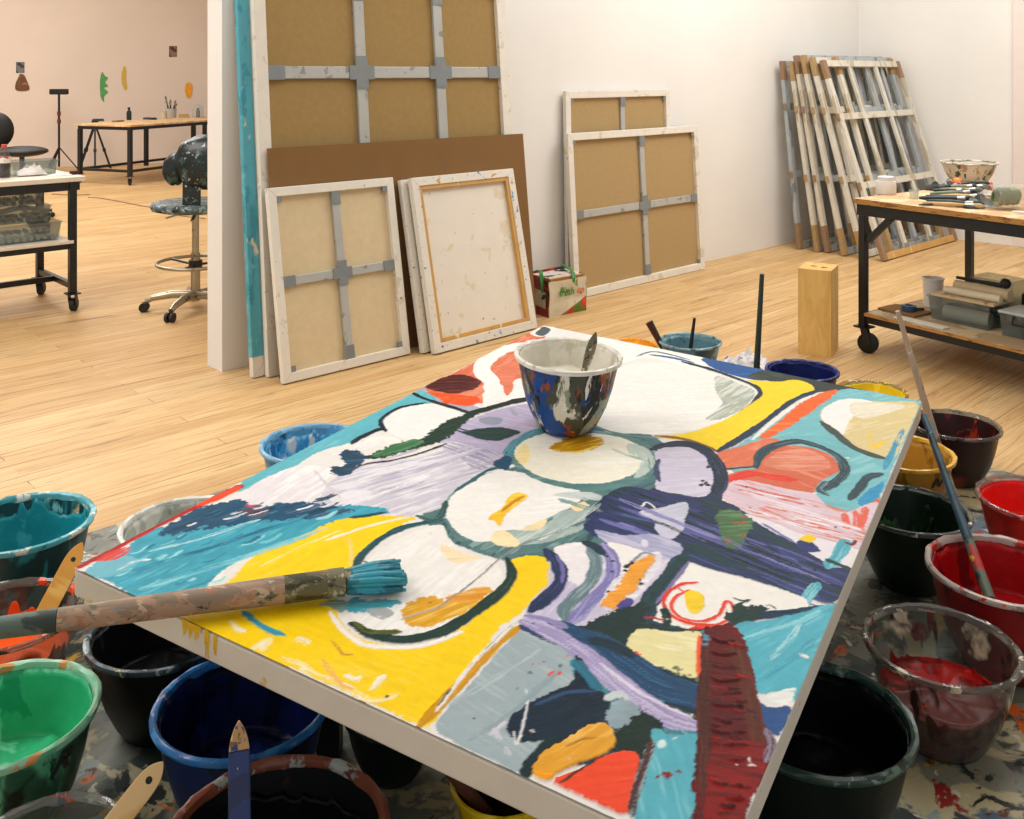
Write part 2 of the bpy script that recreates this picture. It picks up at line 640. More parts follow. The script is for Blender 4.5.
# --- ground colours laid in first
poly([(838, 390), (922, 401), (880, 498), (862, 520), (800, 520), (740, 480), (716, 454), (735, 447), (775, 420), (812, 394)], '#74b6be', '#86c2c6', .4, sharp=True, var=.06, dirpx=(4, -1))
poly([(758, 437), (790, 430), (850, 440), (862, 470), (850, 505), (815, 500), (845, 478), (838, 456), (800, 444), (770, 448)], '#6fb2ba', '#80bec4', .4, dirpx=(3, 1))
poly([(540, 640), (575, 622), (660, 612), (700, 640), (705, 735), (650, 770), (600, 765), (520, 770), (508, 735), (560, 690)], '#13293a', '#1f4a60', .4, sharp=True, dirpx=(4, 2), var=.25)
poly([(545, 552), (600, 535), (660, 545), (690, 560), (660, 605), (600, 640), (560, 640), (520, 625)], '#c6c0d6', '#dcd8e4', .4, sharp=True, dirpx=(3, -3), var=.1)
poly([(560, 535), (596, 512), (608, 492), (650, 482), (655, 446), (700, 440), (726, 470), (722, 500), (760, 520), (700, 560), (640, 552), (600, 556)], '#26324f', '#1d3a44', .4, sharp=True, dirpx=(4, 1.6), var=.3)
poly([(425, 522), (445, 470), (500, 450), (560, 470), (620, 490), (610, 540), (560, 560), (500, 560)], '#567a7c', '#2d5058', .4, dirpx=(3, -2), var=.2)
poly([(500, 470), (520, 432), (600, 424), (660, 440), (668, 478), (620, 496), (560, 490)], '#4d7478', '#2d4a5c', .4, dirpx=(3, -1), var=.2)
poly([(640, 690), (700, 720), (700, 850), (630, 815)], '#4a4038', '#56949e', .5, sharp=True)
# --- upper left: salmon corner with a white swirl and the dark leaf
poly([(411, 392), (430, 384), (446, 398), (480, 408), (470, 414), (445, 407), (425, 401)], '#aaa9b8')
poly([(426, 388), (455, 372), (478, 360), (500, 348), (528, 334), (543, 327), (545, 345), (530, 365), (522, 392), (505, 400), (488, 404), (450, 400)], '#d5714f', '#df8c70', .45, dirpx=(3, -2))
stroke([(532, 344), (514, 347), (500, 352), (486, 361), (482, 371), (491, 382), (494, 393), (488, 404)], 19, '#ecebe8', h=.002, var=.04)
poly([(500, 390), (522, 378), (548, 385), (546, 398), (515, 403), (495, 408), (485, 406)], '#e9e8e5', var=.04)
poly([(496, 371), (508, 364), (520, 362), (519, 373), (513, 378), (513, 388), (508, 396), (503, 391), (503, 383)], '#da7a5c', '#e59a80', .4)
poly([(530, 333), (543, 327), (556, 328), (550, 334), (540, 337)], '#e5e3de')
poly([(536, 334), (543, 327), (551, 330), (544, 336)], '#4d5960')
poly([(427, 393), (445, 394), (465, 396), (478, 398), (478, 404), (462, 406), (445, 402)], '#ec5524', '#f2703a', .4, h=.002)
poly([(426, 387), (440, 379), (458, 375), (474, 378), (481, 384), (470, 391), (452, 394), (434, 391)], '#4a1b1c', '#7a332d', .35, h=.002, fine=.012)
dots(12, 440, 398, 478, 406, 2.2, '#e9521f', 3)
# --- turquoise strip along the far-left edge
poly([(236, 489), (270, 462), (350, 422), (411, 391), (436, 401), (400, 409), (382, 419), (384, 428), (365, 434), (350, 443), (318, 452), (294, 467), (262, 480), (244, 490)], '#5fb2bf', '#79c2ca', .3, dirpx=(5, -3), var=.07)
# --- pale wash at the left centre
poly([(318, 508), (322, 492), (335, 478), (352, 468), (385, 462), (425, 456), (455, 445), (478, 440), (505, 450), (520, 452), (505, 462), (478, 476), (455, 494), (442, 508), (405, 518), (370, 515), (340, 512)], '#c9c6d2', '#e0dee4', .45, dirpx=(4, -1.2), var=.06)
poly([(440, 440), (468, 446), (505, 450), (500, 463), (478, 470), (460, 458), (445, 450)], '#9c98b4', '#bbb6cc', .5, dry=.35, dirpx=(4, 1.5))
poly([(235, 500), (262, 481), (300, 466), (330, 470), (322, 495), (305, 505), (270, 508), (250, 506)], '#e2dde1', '#efedeb', .4, dirpx=(3, -2), var=.04)
poly([(330, 500), (352, 490), (372, 492), (360, 502), (340, 504)], '#e4e1e6', dry=.2, dirpx=(4, -1))
stroke([(314, 470), (326, 484), (340, 498)], 3, '#cfc6cc', dry=.3)
for k in range(40):
    a = (rs.uniform(330, 500), 0)
    a = (a[0], rs.uniform(505, 455) if a[0] < 420 else rs.uniform(490, 450))
    L = rs.uniform(20, 60)
    stroke([a, (a[0] + L * .5, a[1] - L * .14), (a[0] + L, a[1] - L * .3)], rs.uniform(2, 6), rs.choice(['#d8d5de', '#bdb9c8', '#e4e2e8', '#aeaabc']), dry=.42)
# --- lavender field with a leaf
poly([(440, 438), (470, 420), (500, 409), (530, 404), (548, 412), (542, 430), (522, 440), (505, 453), (480, 448), (455, 442)], '#b2a9c6', '#c2bbd2', .4, dirpx=(4, 1), var=.06)
poly([(479, 420), (490, 417), (502, 419), (500, 424), (488, 425)], '#8c93a2', dry=.2)
stroke([(511, 409), (516, 416)], 5, '#9aa0b0')
poly([(456, 430), (466, 432), (482, 429), (502, 428), (520, 432), (512, 437), (498, 441), (482, 440), (468, 436)], '#1f3d3b', '#3d5c55', .25, h=.002, dirpx=(5, 0))
stroke([(455, 427), (468, 431), (480, 429)], 2.5, '#24403c', dry=.3)
# --- white egg at the left and its outline, green leaf
poly([(384, 423), (395, 411), (425, 404), (450, 408), (465, 416), (455, 424), (440, 430), (428, 438), (412, 440), (396, 436), (386, 429)], '#ebe9e5', var=.03)
stroke([(386, 432), (381, 424), (384, 417), (400, 408), (425, 403)], 5, INK, '#2b4a5a', .4)
stroke([(411, 392), (422, 398), (440, 404), (460, 410), (474, 415)], 6, INK, '#24443f', .4)
stroke([(466, 415), (485, 410), (510, 403), (530, 399), (548, 396)], 10, '#1b2b28', '#2f4740', .3, h=.002)
poly([(364, 459), (380, 450), (400, 442), (422, 439), (436, 428), (452, 419), (468, 414), (478, 414), (462, 426), (448, 438), (432, 445), (408, 451), (385, 458)], '#20392f', '#35564a', .3, fine=.02, dirpx=(4, -1.5))
poly([(372, 456), (392, 445), (414, 440), (424, 443), (410, 449), (390, 455)], '#3a7048', '#588c63', .4, fine=.02, dirpx=(4, -1.2))
stroke([(342, 476), (365, 465), (395, 460), (425, 452), (446, 444)], 4, '#3f2630', dry=.32)
stroke([(351, 444), (362, 437), (378, 430), (386, 430)], 7, '#14222b', '#2e4654', .3)
poly([(339, 453), (355, 450), (366, 458), (356, 468), (345, 476), (333, 474), (331, 466), (345, 466)], '#24455d', '#3d647e', .4, fine=.02)
poly([(362, 440), (388, 436), (400, 441), (378, 446), (364, 450), (354, 449)], '#e9e7e2', '#bccdc9', .25, dirpx=(4, -2))
# --- teal field at the left corner
poly([(84, 572), (104, 560), (126, 549), (137, 536), (165, 527), (195, 521), (246, 515), (300, 508), (350, 505), (388, 511), (335, 523), (300, 538), (262, 553), (235, 571), (219, 592), (180, 602), (135, 608), (118, 586), (100, 578)], '#3ea0b6', '#62b8c8', .35, edge=.02, fine=.02, dirpx=(5, -2.5), var=.16, h=.0012)
poly([(156, 535), (178, 519), (205, 506), (238, 499), (256, 507), (300, 503), (338, 507), (350, 512), (306, 520), (262, 521), (230, 527), (190, 533)], '#1a4b6a', '#2b6c88', .35, edge=.02, fine=.02, dirpx=(5, -2), var=.2)
poly([(285, 511), (310, 504), (336, 506), (352, 513), (330, 520), (300, 518)], '#5d7d9e', '#9fa9c0', .3, dry=.52, dirpx=(4, -1))
poly([(242, 509), (252, 505), (268, 508), (264, 516), (248, 517)], '#54485c', '#7a4c52', .3, dry=.2)
dots(3, 249, 505, 252, 508, 2.2, '#d2484a', 5)
poly([(84, 573), (110, 556), (126, 556), (140, 562), (126, 570), (100, 578)], '#6fb3c4', dirpx=(5, -1), var=.06)
stroke([(118, 570), (135, 562), (150, 560)], 4, '#dfe6e6', dry=.35)
stroke([(80, 566), (128, 541), (180, 514), (239, 487)], 10, '#b01411', '#c8281c', .35, taper=False)
stroke([(198, 506), (222, 496), (240, 487)], 9, '#ea4a24', dry=.1)
poly([(96, 560), (118, 549), (132, 547), (124, 556), (106, 562)], '#d8463c', dry=.42, dirpx=(4, -2))
stroke([(74, 572), (84, 574), (82, 578)], 5, '#d3392c')
poly([(208, 584), (240, 560), (262, 552), (258, 560), (236, 574), (222, 590)], '#e8e4dc', dry=.15, dirpx=(4, -3))
# --- yellow, upper arm
poly([(219, 592), (240, 570), (260, 552), (300, 537), (340, 520), (380, 516), (413, 517), (398, 527), (380, 540), (364, 554), (352, 570), (350, 584), (300, 588), (250, 592)], '#f5d00f', '#f0dc78', .16, edge=.012, fine=.016, dirpx=(4, -2), var=.07)
stroke([(262, 566), (300, 548), (340, 531)], 5, '#f3e08a', dry=.46)
stroke([(340, 528), (350, 545), (351, 568)], 5, '#efd58a', dry=.45)
stroke([(326, 541), (370, 526), (410, 517)], 4, '#efe6cc', dry=.34)
stroke([(350, 518), (368, 516), (385, 513)], 5, '#1f4a58')
# --- yellow, lower sweep
poly([(182, 617), (215, 598), (300, 585), (345, 580), (336, 605), (345, 628), (370, 642), (410, 646), (445, 638), (478, 616), (503, 592), (511, 575), (512, 560), (530, 556), (545, 560), (549, 575), (541, 592), (522, 611), (500, 630), (480, 655), (455, 690), (430, 726), (418, 725), (300, 672), (230, 645), (196, 628)], '#f4ce0a', '#f2d43c', .3, edge=.010, fine=.012, dirpx=(5, 2), var=.05)
for a, b, c in (((225, 645), (252, 655), (280, 668)), ((252, 650), (268, 640), (262, 652)), ((300, 670), (335, 682), (372, 702)), ((280, 658), (300, 664), (312, 672)), ((345, 676), (356, 680), (360, 678)), ((372, 690), (380, 680), (384, 676)), ((360, 700), (380, 700), (398, 694)), ((230, 622), (238, 630), (244, 632)), ((295, 641), (302, 640), (308, 645))):
    stroke([a, b, c], 8, '#f0de96', '#efe9dc', .35, dry=.40)
stroke([(322, 660), (340, 684), (352, 690)], 5, '#e8ae62', dry=.42)
stroke([(332, 640), (342, 654), (352, 655)], 3, '#c38a2e', dry=.45)
stroke([(243, 612), (258, 624), (270, 631), (284, 636)], 8, '#3398ae', '#5ab2c2', .4, h=.002)
stroke([(418, 728), (440, 705), (468, 675), (500, 642), (524, 624)], 11, '#c8900e', '#dfb03c', .3)
stroke([(436, 712), (452, 690), (478, 658), (500, 638), (517, 620)], 5, '#e8e4da', '#8c9698', .3, dry=.1)
stroke([(438, 707), (450, 690)], 2, '#24322f', dry=.3)
# --- grey-blue field
poly([(436, 730), (448, 708), (476, 676), (505, 645), (527, 627), (548, 638), (570, 654), (576, 668), (572, 684), (555, 692), (530, 703), (516, 715), (510, 735), (548, 740), (536, 756), (522, 772), (480, 756)], '#9aacb2', '#a9b8bb', .4, dirpx=(3, 2), var=.04)
dots(4, 505, 660, 560, 690, 2.4, '#55707a', 8)
# --- white egg at the lower left
poly([(348, 603), (352, 585), (364, 566), (385, 548), (412, 533), (440, 525), (450, 540), (470, 558), (497, 562), (502, 578), (490, 597), (466, 616), (435, 630), (400, 634), (368, 629), (352, 618)], '#e9e7e2', '#f1f0ec', .4, var=.03, dirpx=(4, -3))
poly([(440, 545), (468, 555), (480, 559), (460, 564), (448, 560)], '#f0dcb4', dry=.25)
poly([(400, 612), (412, 602), (432, 596), (440, 600), (462, 598), (482, 588), (491, 592), (478, 606), (455, 618), (430, 626), (412, 626)], '#dba022', '#e9c25a', .4, dry=.12, dirpx=(4, -1.5), fine=.02)
poly([(445, 598), (468, 590), (490, 588), (484, 598), (462, 604)], '#e5ad45', '#d98d2d', .4, dry=.3)
poly([(345, 604), (352, 598), (372, 600), (398, 600), (395, 606), (366, 612), (352, 614), (346, 610)], '#4ba6ba', '#7cbfcc', .3, dry=.24, fine=.02)
poly([(318, 606), (335, 600), (345, 602), (343, 612), (330, 608)], '#7fa4a0', dry=.42)
poly([(366, 612), (385, 608), (395, 614), (382, 620)], '#a8afae', dry=.3, dirpx=(4, 2))
stroke([(400, 620), (425, 612), (448, 604)], 3, '#b5aca0', dry=.35)
stroke([(352, 572), (362, 556), (378, 541), (400, 529), (425, 523), (446, 520)], 9, '#21505a', '#3d6d70', .4)
stroke([(352, 568), (360, 560), (372, 566)], 3, '#3b4a44', dry=.3)
stroke([(350, 624), (372, 635), (402, 640), (436, 634), (462, 621), (487, 604), (505, 588), (512, 574), (507, 559)], 13, '#1c3832', '#355248', .3, h=.002)
stroke([(352, 622), (370, 632), (400, 632)], 7, '#5d6425', '#2c3a22', .4, dry=.15)
stroke([(330, 612), (338, 625), (352, 638), (368, 646), (398, 648), (425, 646), (450, 637), (462, 632)], 6, '#ece9e2', dry=.08)
# --- centre egg
poly([(443, 515), (446, 501), (462, 486), (488, 474), (522, 471), (560, 477), (592, 484), (607, 494), (606, 513), (592, 528), (570, 541), (535, 553), (500, 554), (470, 547), (451, 534)], '#54797a', '#86a5a1', .45, var=.2, dirpx=(4, -2))
poly([(446, 512), (452, 497), (470, 484), (495, 472), (522, 473), (560, 481), (578, 488), (580, 500), (562, 512), (540, 522), (516, 534), (494, 541), (474, 541), (455, 530)], '#ebeae5', '#f2f1ed', .4, var=.03)
poly([(503, 532), (525, 530), (547, 524), (562, 511), (585, 509), (603, 500), (602, 512), (582, 530), (552, 541), (520, 545)], '#a3b4b0', '#c6d0cb', .3, dirpx=(4, -3), var=.16)
poly([(553, 495), (575, 492), (598, 494), (601, 500), (585, 500), (568, 498)], '#c4cecb', dry=.3, dirpx=(5, 1))
poly([(492, 536), (502, 530), (512, 536), (520, 545), (505, 547), (494, 543)], '#f0ddb0')
poly([(522, 530), (538, 522), (548, 520), (540, 530)], '#efdcae')
poly([(570, 507), (584, 502), (588, 506), (578, 512)], '#f0d9aa')
poly([(488, 519), (502, 508), (510, 496), (518, 493), (527, 497), (519, 505), (508, 514), (500, 526), (494, 521)], '#efbb25', '#f3cf4e', .4, h=.002)
stroke([(502, 512), (512, 504), (524, 497)], 4, '#c98a12', dry=.2)
# --- egg under the pot
poly([(508, 456), (516, 444), (536, 432), (575, 429), (612, 433), (642, 441), (657, 456), (655, 471), (641, 482), (610, 490), (575, 490), (538, 481), (518, 469)], '#56807f', '#7c9f9b', .4, var=.16)
stroke([(506, 457), (515, 444), (535, 432), (552, 429)], 10, '#4a8796', '#6ba5ae', .4)
poly([(514, 455), (522, 443), (545, 434), (575, 432), (612, 436), (636, 444), (645, 456), (642, 467), (630, 476), (606, 483), (575, 484), (542, 477), (522, 466)], '#ece8d6', '#f0eee6', .4, var=.03)
poly([(630, 444), (648, 450), (654, 464), (646, 474), (634, 478), (640, 462), (628, 452)], '#b7c7bf', dry=.26, dirpx=(1, 3))
poly([(515, 455), (524, 445), (530, 450), (526, 465), (518, 462)], '#eedb9c', dry=.2)
poly([(550, 448), (572, 437), (592, 436), (604, 442), (592, 450), (568, 453)], '#c08a10', '#e2bb37', .35, fine=.02, dirpx=(4, -1))
stroke([(560, 452), (580, 452), (598, 446)], 4, '#edd05a', dry=.25)
poly([(494, 462), (506, 456), (512, 460), (508, 470), (496, 468)], '#1c4a66')
stroke([(455, 492), (470, 482), (488, 471), (498, 468)], 5, '#35606a', dry=.15)
stroke([(417, 516), (432, 520), (441, 516), (446, 502)], 8, '#2c5250', '#4b7370', .4, dry=.1)
# --- big white egg at the back
poly([(600, 337), (660, 348), (704, 358), (700, 372), (650, 358), (612, 366), (602, 360)], '#ecebe6', var=.02)
poly([(588, 402), (596, 382), (625, 366), (660, 363), (700, 370), (735, 381), (756, 392), (746, 407), (726, 419), (700, 429), (666, 434), (633, 434), (602, 430)], '#e9e8e2', '#f0efe8', .4, var=.03)
poly([(716, 376), (740, 384), (755, 392), (747, 405), (728, 417), (706, 420), (722, 404), (716, 392)], '#a9b1a4', '#d3d6cc', .45, dry=.2, dirpx=(4, -2), var=.14)
stroke([(590, 424), (610, 432), (640, 437), (672, 437), (705, 430)], 4, '#5a8084', '#84a09e', .4)
stroke([(705, 430), (730, 419), (750, 405), (758, 395)], 3, '#5c6462', dry=.25)
stroke([(636, 357), (655, 352), (690, 360)], 3, '#4d5c60', dry=.3)
poly([(702, 359), (725, 361), (765, 370), (783, 375), (765, 381), (740, 377), (715, 369)], '#1e5190', '#2b64a2', .4, var=.06)
stroke([(650, 355), (672, 358), (694, 363)], 5, '#2f5f95', dry=.15)
poly([(748, 377), (762, 371), (790, 372), (835, 381), (885, 391), (862, 394), (822, 392), (804, 398), (780, 384)], '#2b3833', '#46534a', .3, dirpx=(5, 1))
stroke([(682, 362), (712, 370), (740, 380), (756, 387), (761, 394), (754, 402)], 6, '#172f38', '#2b4a52', .3, h=.002)
# --- yellow horn on the right
poly([(748, 380), (775, 382), (795, 380), (809, 384), (814, 390), (800, 399), (776, 418), (750, 435), (717, 451), (693, 442), (656, 437), (692, 432), (726, 419), (748, 406), (763, 395), (758, 386)], '#f0d01c', '#f4da3c', .3, dirpx=(4, -2), var=.04)
stroke([(656, 436), (682, 439), (704, 446), (720, 453)], 6, '#8a5a2a', '#4a3a2c', .3)
stroke([(816, 391), (792, 402), (771, 418), (750, 433), (718, 452)], 8, '#1b3350', '#2b5070', .35, h=.002)
# --- turquoise field on the right
poly([(838, 391), (860, 390), (921, 401), (900, 450), (880, 497), (862, 507), (845, 505), (833, 500), (834, 487), (850, 470), (845, 446), (820, 437), (782, 437), (764, 439), (790, 421), (815, 404)], '#74b8c0', '#8ac6ca', .35, dirpx=(4, -1), var=.06)
stroke([(822, 393), (800, 402), (774, 421), (752, 440)], 5, '#e4e2da', dry=.2)
poly([(838, 391), (826, 392), (800, 404), (777, 424), (760, 437), (772, 437), (800, 420), (822, 404)], '#ec6424', '#f07f3c', .3, h=.002, fine=.014)
poly([(820, 413), (834, 402), (850, 399), (885, 402), (918, 404), (906, 434), (894, 457), (870, 453), (845, 441), (828, 427)], '#d6c48c', '#e2d6ae', .35, var=.04, dirpx=(4, -1))
poly([(821, 413), (834, 402), (850, 399), (872, 402), (862, 412), (850, 420), (842, 436), (828, 426)], '#ebe9e5', var=.03)
poly([(850, 404), (880, 403), (905, 406), (880, 416), (858, 418)], '#e3dcc6', dry=.25, dirpx=(5, -1))
stroke([(821, 422), (836, 434), (850, 446), (868, 454), (888, 460)], 10, '#3f4a44', '#5a665e', .3)
stroke([(884, 470), (891, 455), (903, 430)], 6, '#3e93b5', dry=.3)
dots(5, 866, 436, 892, 450, 3.2, '#e9c53c', 12)
stroke([(882, 474), (868, 478), (860, 488), (850, 500)], 9, '#27414a', '#3f5c60', .3)
poly([(858, 502), (872, 488), (884, 482), (878, 498), (866, 507)], '#2e8fbb')
# --- salmon mushroom
poly([(716, 454), (740, 447), (765, 439), (781, 441), (768, 447), (758, 455), (754, 466), (736, 467), (726, 470), (721, 462)], '#d97350', '#e5987c', .3, dirpx=(4, -1.6))
poly([(719, 488), (727, 476), (745, 470), (758, 468), (766, 455), (786, 446), (810, 448), (832, 457), (839, 470), (828, 478), (818, 484), (815, 494), (828, 506), (848, 511), (866, 505), (881, 500), (870, 540), (862, 548), (830, 546), (790, 535), (752, 517), (728, 502)], '#cf6748', '#dd8a70', .4, dirpx=(4, 1.4), var=.08)
poly([(764, 464), (780, 452), (805, 450), (825, 458), (830, 468), (806, 472), (782, 470)], '#d67e62', '#e0977e', .4, dirpx=(5, 0))
stroke([(730, 480), (752, 474), (775, 478), (795, 480)], 12, '#dc3b28', '#e56350', .3, dry=.1)
poly([(722, 494), (738, 480), (790, 490), (815, 495), (828, 507), (848, 512), (879, 503), (868, 545), (848, 548), (800, 541), (752, 519), (730, 504)], '#d9c2cd', '#e2d5dc', .4, dry=.30, dirpx=(4, 1.2), var=.06)
for p in (((760, 508), (775, 516)), ((792, 520), (830, 530)), ((845, 514), (847, 530)), ((856, 512), (858, 528)), ((866, 508), (860, 530))):
    stroke(p, 7, '#db6450', dry=.33)
stroke([(875, 520), (868, 535), (862, 550)], 3, '#d65a56', dry=.2)
stroke([(756, 468), (760, 456), (773, 447), (798, 442), (824, 449), (841, 460), (844, 474), (832, 485), (821, 492)], 10, '#243f4a', '#4a666c', .35, h=.002)
stroke([(826, 482), (819, 490), (828, 496)], 8, '#3a5a60', '#7a9a9c', .4)
stroke([(724, 470), (740, 468), (757, 467)], 4, '#3a4440')
for k in range(34):
    a = (rs.uniform(735, 835), rs.uniform(488, 528))
    a = (a[0], a[1] + (a[0] - 735) * .16)
    L = rs.uniform(18, 60)
    b = (min(a[0] + L, 868), a[1] + L * .24)
    stroke([a, ((a[0] + b[0]) / 2, (a[1] + b[1]) / 2), b], rs.uniform(1.5, 4), rs.choice(['#e6dce4', '#d9c6d2', '#d5877a', '#cc6a5a', '#ece6ea']), dry=.40)
# --- indigo band
poly([(583, 527), (600, 500), (625, 487), (660, 492), (690, 497), (712, 496), (722, 500), (756, 519), (795, 543), (826, 563), (852, 570), (838, 601), (806, 599), (778, 588), (747, 579), (713, 570), (684, 561), (645, 552), (610, 542)], '#2a3560', '#1c3642', .45, dirpx=(4, 1.6), var=.3, h=.0014)
for a, b, w, c in (((620, 508), (760, 556), 8, '#585a98'), ((690, 520), (840, 582), 7, '#5a5c9a'), ((600, 520), (680, 545), 7, '#6a6aa6'), ((720, 552), (830, 592), 6, '#17323a'), ((700, 500), (800, 552), 12, '#1f3a42'), ((640, 500), (700, 512), 7, '#3a447a'), ((760, 560), (846, 586), 7, '#3c4684'), ((690, 545), (750, 570), 16, '#1c3a40')):
    stroke([a, ((a[0] + b[0]) / 2, (a[1] + b[1]) / 2 + 1), b], w, c, dry=.28)
rs = random.Random(77)
for k in range(46):
    t0, v0 = rs.random(), rs.random()
    a = (600 + t0 * 200, 500 + t0 * 78 + (v0 - .5) * 44)
    L = rs.uniform(25, 80)
    b = (a[0] + L, a[1] + L * .40)
    stroke([a, ((a[0] + b[0]) / 2, (a[1] + b[1]) / 2 + rs.uniform(-1, 1)), b], rs.uniform(1.6, 4.5), rs.choice(['#5f60a2', '#7d7cb6', '#1a333a', '#16242c', '#3c4a80', '#2c3a6a', '#1d4048']), dry=.36)
poly([(745, 515), (765, 520), (800, 534), (852, 549), (845, 568), (826, 562), (796, 543), (768, 530)], '#e4dfe4', '#efedec', .3, var=.03)
stroke([(762, 524), (795, 543)], 4, '#7d78ac', dry=.2)
stroke([(847, 540), (838, 556), (828, 568)], 13, '#4fa8ba', '#79bfcb', .4)
stroke([(818, 584), (806, 600), (802, 612)], 13, '#4fa8ba', '#8ac8d0', .4, dry=.1)
stroke([(826, 560), (850, 570)], 7, '#24403f')
poly([(796, 545), (802, 540), (812, 543), (820, 551), (806, 552)], '#2b3570')
poly([(800, 540), (808, 535), (816, 539), (811, 543)], '#f0cf1c', h=.002)
stroke([(845, 543), (852, 545), (856, 541)], 4, '#6a3527')
poly([(718, 513), (735, 511), (752, 520), (746, 536), (738, 549), (724, 546), (719, 530)], '#4a6b48', '#5f8a5c', .4, fine=.022, h=.002, var=.2)
dots(8, 724, 518, 745, 545, 1.8, '#a8503c', 15)
# --- pale lavender square and smears
stroke([(652, 450), (680, 443), (704, 449), (718, 463), (722, 482), (716, 496)], 12, '#1d2c40', '#35486a', .35, dry=.05)
poly([(655, 452), (684, 447), (702, 455), (713, 474), (711, 488), (704, 497), (684, 495), (656, 488), (660, 472)], '#c8c2d6', '#d2cede', .4, var=.04)
stroke([(659, 460), (656, 470), (660, 482)], 5, '#3b4562', dry=.2)
dots(10, 700, 456, 716, 492, 1.8, '#1c2638', 17)
poly([(640, 513), (662, 508), (687, 503), (686, 520), (680, 535), (664, 540), (655, 530), (653, 521)], '#c0c1d2', '#d6d4de', .4, dry=.12, dirpx=(4, -1))
poly([(594, 530), (625, 536), (655, 535), (682, 548), (668, 560), (640, 552), (610, 545)], '#a2a5c6', '#bfbdd4', .4, dry=.18, dirpx=(4, 1.3))
stroke([(641, 508), (647, 503), (656, 509)], 2.5, '#e4e4e6')
stroke([(644, 540), (645, 547)], 6, '#d3d3de')
# --- white panel with the yellow sun
poly([(680, 564), (713, 571), (747, 580), (778, 589), (806, 600), (803, 611), (760, 614), (735, 620), (712, 628), (680, 627), (648, 616), (664, 590)], '#ebe9e3', var=.02, edge=.004)
stroke([(684, 556), (668, 578), (650, 602), (634, 630)], 22, '#1c3b40', '#2d4a60', .3)
stroke([(689, 562), (674, 582), (656, 604)], 4, '#76709e', dry=.15)
poly([(684, 592), (699, 592), (704, 602), (701, 613), (692, 614), (686, 606)], '#f0cd1f', '#f5dc52', .3, h=.002)
stroke([(698, 583), (682, 585), (667, 594), (664, 605), (674, 618), (694, 625), (714, 625)], 5, '#dd3a26', h=.002)
stroke([(688, 591), (676, 597), (671, 607), (680, 618), (702, 622), (718, 616), (726, 602), (732, 606), (733, 615)], 4.5, '#e04630', h=.002)
stroke([(675, 586), (684, 592), (690, 590)], 2.5, '#e04630')
poly([(660, 610), (666, 608), (671, 614), (670, 628), (664, 628), (662, 618)], '#173430')
stroke([(642, 620), (652, 618), (664, 621)], 3, '#b0303a')
stroke([(640, 624), (660, 630), (690, 631), (716, 627)], 8, '#18332f', '#2b4a42', .3)
stroke([(690, 629), (712, 627), (730, 620)], 4, '#e23a26')
stroke([(728, 626), (750, 619), (775, 615), (806, 612), (834, 607)], 11, '#173049', '#245070', .35, h=.002)
poly([(724, 616), (738, 604), (752, 600), (744, 608), (760, 606), (766, 612), (750, 622), (732, 624)], '#173430', '#24484a', .3, fine=.025)
stroke([(733, 598), (742, 601), (750, 600)], 3, '#173430')
stroke([(764, 606), (770, 605), (776, 609)], 3, '#23413f', dry=.2)
# --- lavender junction, orange corn
poly([(554, 549), (578, 543), (590, 552), (588, 570), (578, 586), (566, 582), (562, 565)], '#e7e3e6', '#f0eeea', .3, var=.03)
poly([(609, 543), (642, 552), (632, 560), (620, 576), (614, 562)], '#ebe9e4', var=.02)
poly([(524, 620), (545, 602), (562, 583), (578, 586), (572, 600), (566, 622), (540, 624)], '#c2bbd6', '#d8d3e2', .4, dirpx=(3, -3), var=.08)
stroke([(588, 546), (596, 562), (592, 580), (578, 595), (566, 608), (565, 622)], 15, '#627c84', '#8d9fa4', .35, var=.2)
stroke([(603, 545), (613, 562), (610, 582), (592, 600), (580, 614), (570, 624)], 15, '#7c78b0', '#a09cc8', .4, var=.16)
stroke([(583, 542), (596, 548), (604, 556)], 10, '#22364a', '#1b3438', .3)
stroke([(546, 551), (557, 564), (561, 580), (548, 597), (530, 612)], 15, '#232f54', '#3a4a72', .3, var=.2, h=.002)
stroke([(556, 556), (563, 570), (562, 584)], 4, '#6a66a0', dry=.25)
poly([(600, 606), (608, 588), (624, 570), (640, 556), (658, 553), (662, 562), (648, 584), (632, 602), (616, 612)], '#dcd9e2', '#efeeee', .4, dry=.1)
stroke([(628, 568), (642, 554), (656, 556)], 3, '#7f8a92', dry=.25)
poly([(655, 556), (652, 566), (645, 575), (636, 590), (626, 598), (618, 609), (608, 610), (600, 604), (606, 596), (618, 588), (624, 574), (636, 562)], '#eb9f33', '#f0b45c', .3, h=.003, fine=.018)
dots(9, 600, 562, 652, 606, 2.4, '#1a2a30', 21)
poly([(616, 606), (628, 598), (634, 602), (625, 612)], '#4a4490')
poly([(572, 632), (590, 622), (612, 612), (640, 604), (650, 606), (644, 622), (628, 640), (604, 644)], '#15302f', '#26463f', .3, fine=.02, dirpx=(4, -2))
# --- cream panel
poly([(632, 634), (645, 629), (672, 633), (702, 634), (700, 670), (692, 678), (668, 671), (640, 660), (625, 652)], '#e2daa0', '#ebe5bd', .35, edge=.004, var=.04, dirpx=(5, 1))
dots(12, 662, 668, 700, 680, 2.2, '#6d7458', 23)
dots(2, 634, 654, 637, 656, 3, '#df4a30', 24)
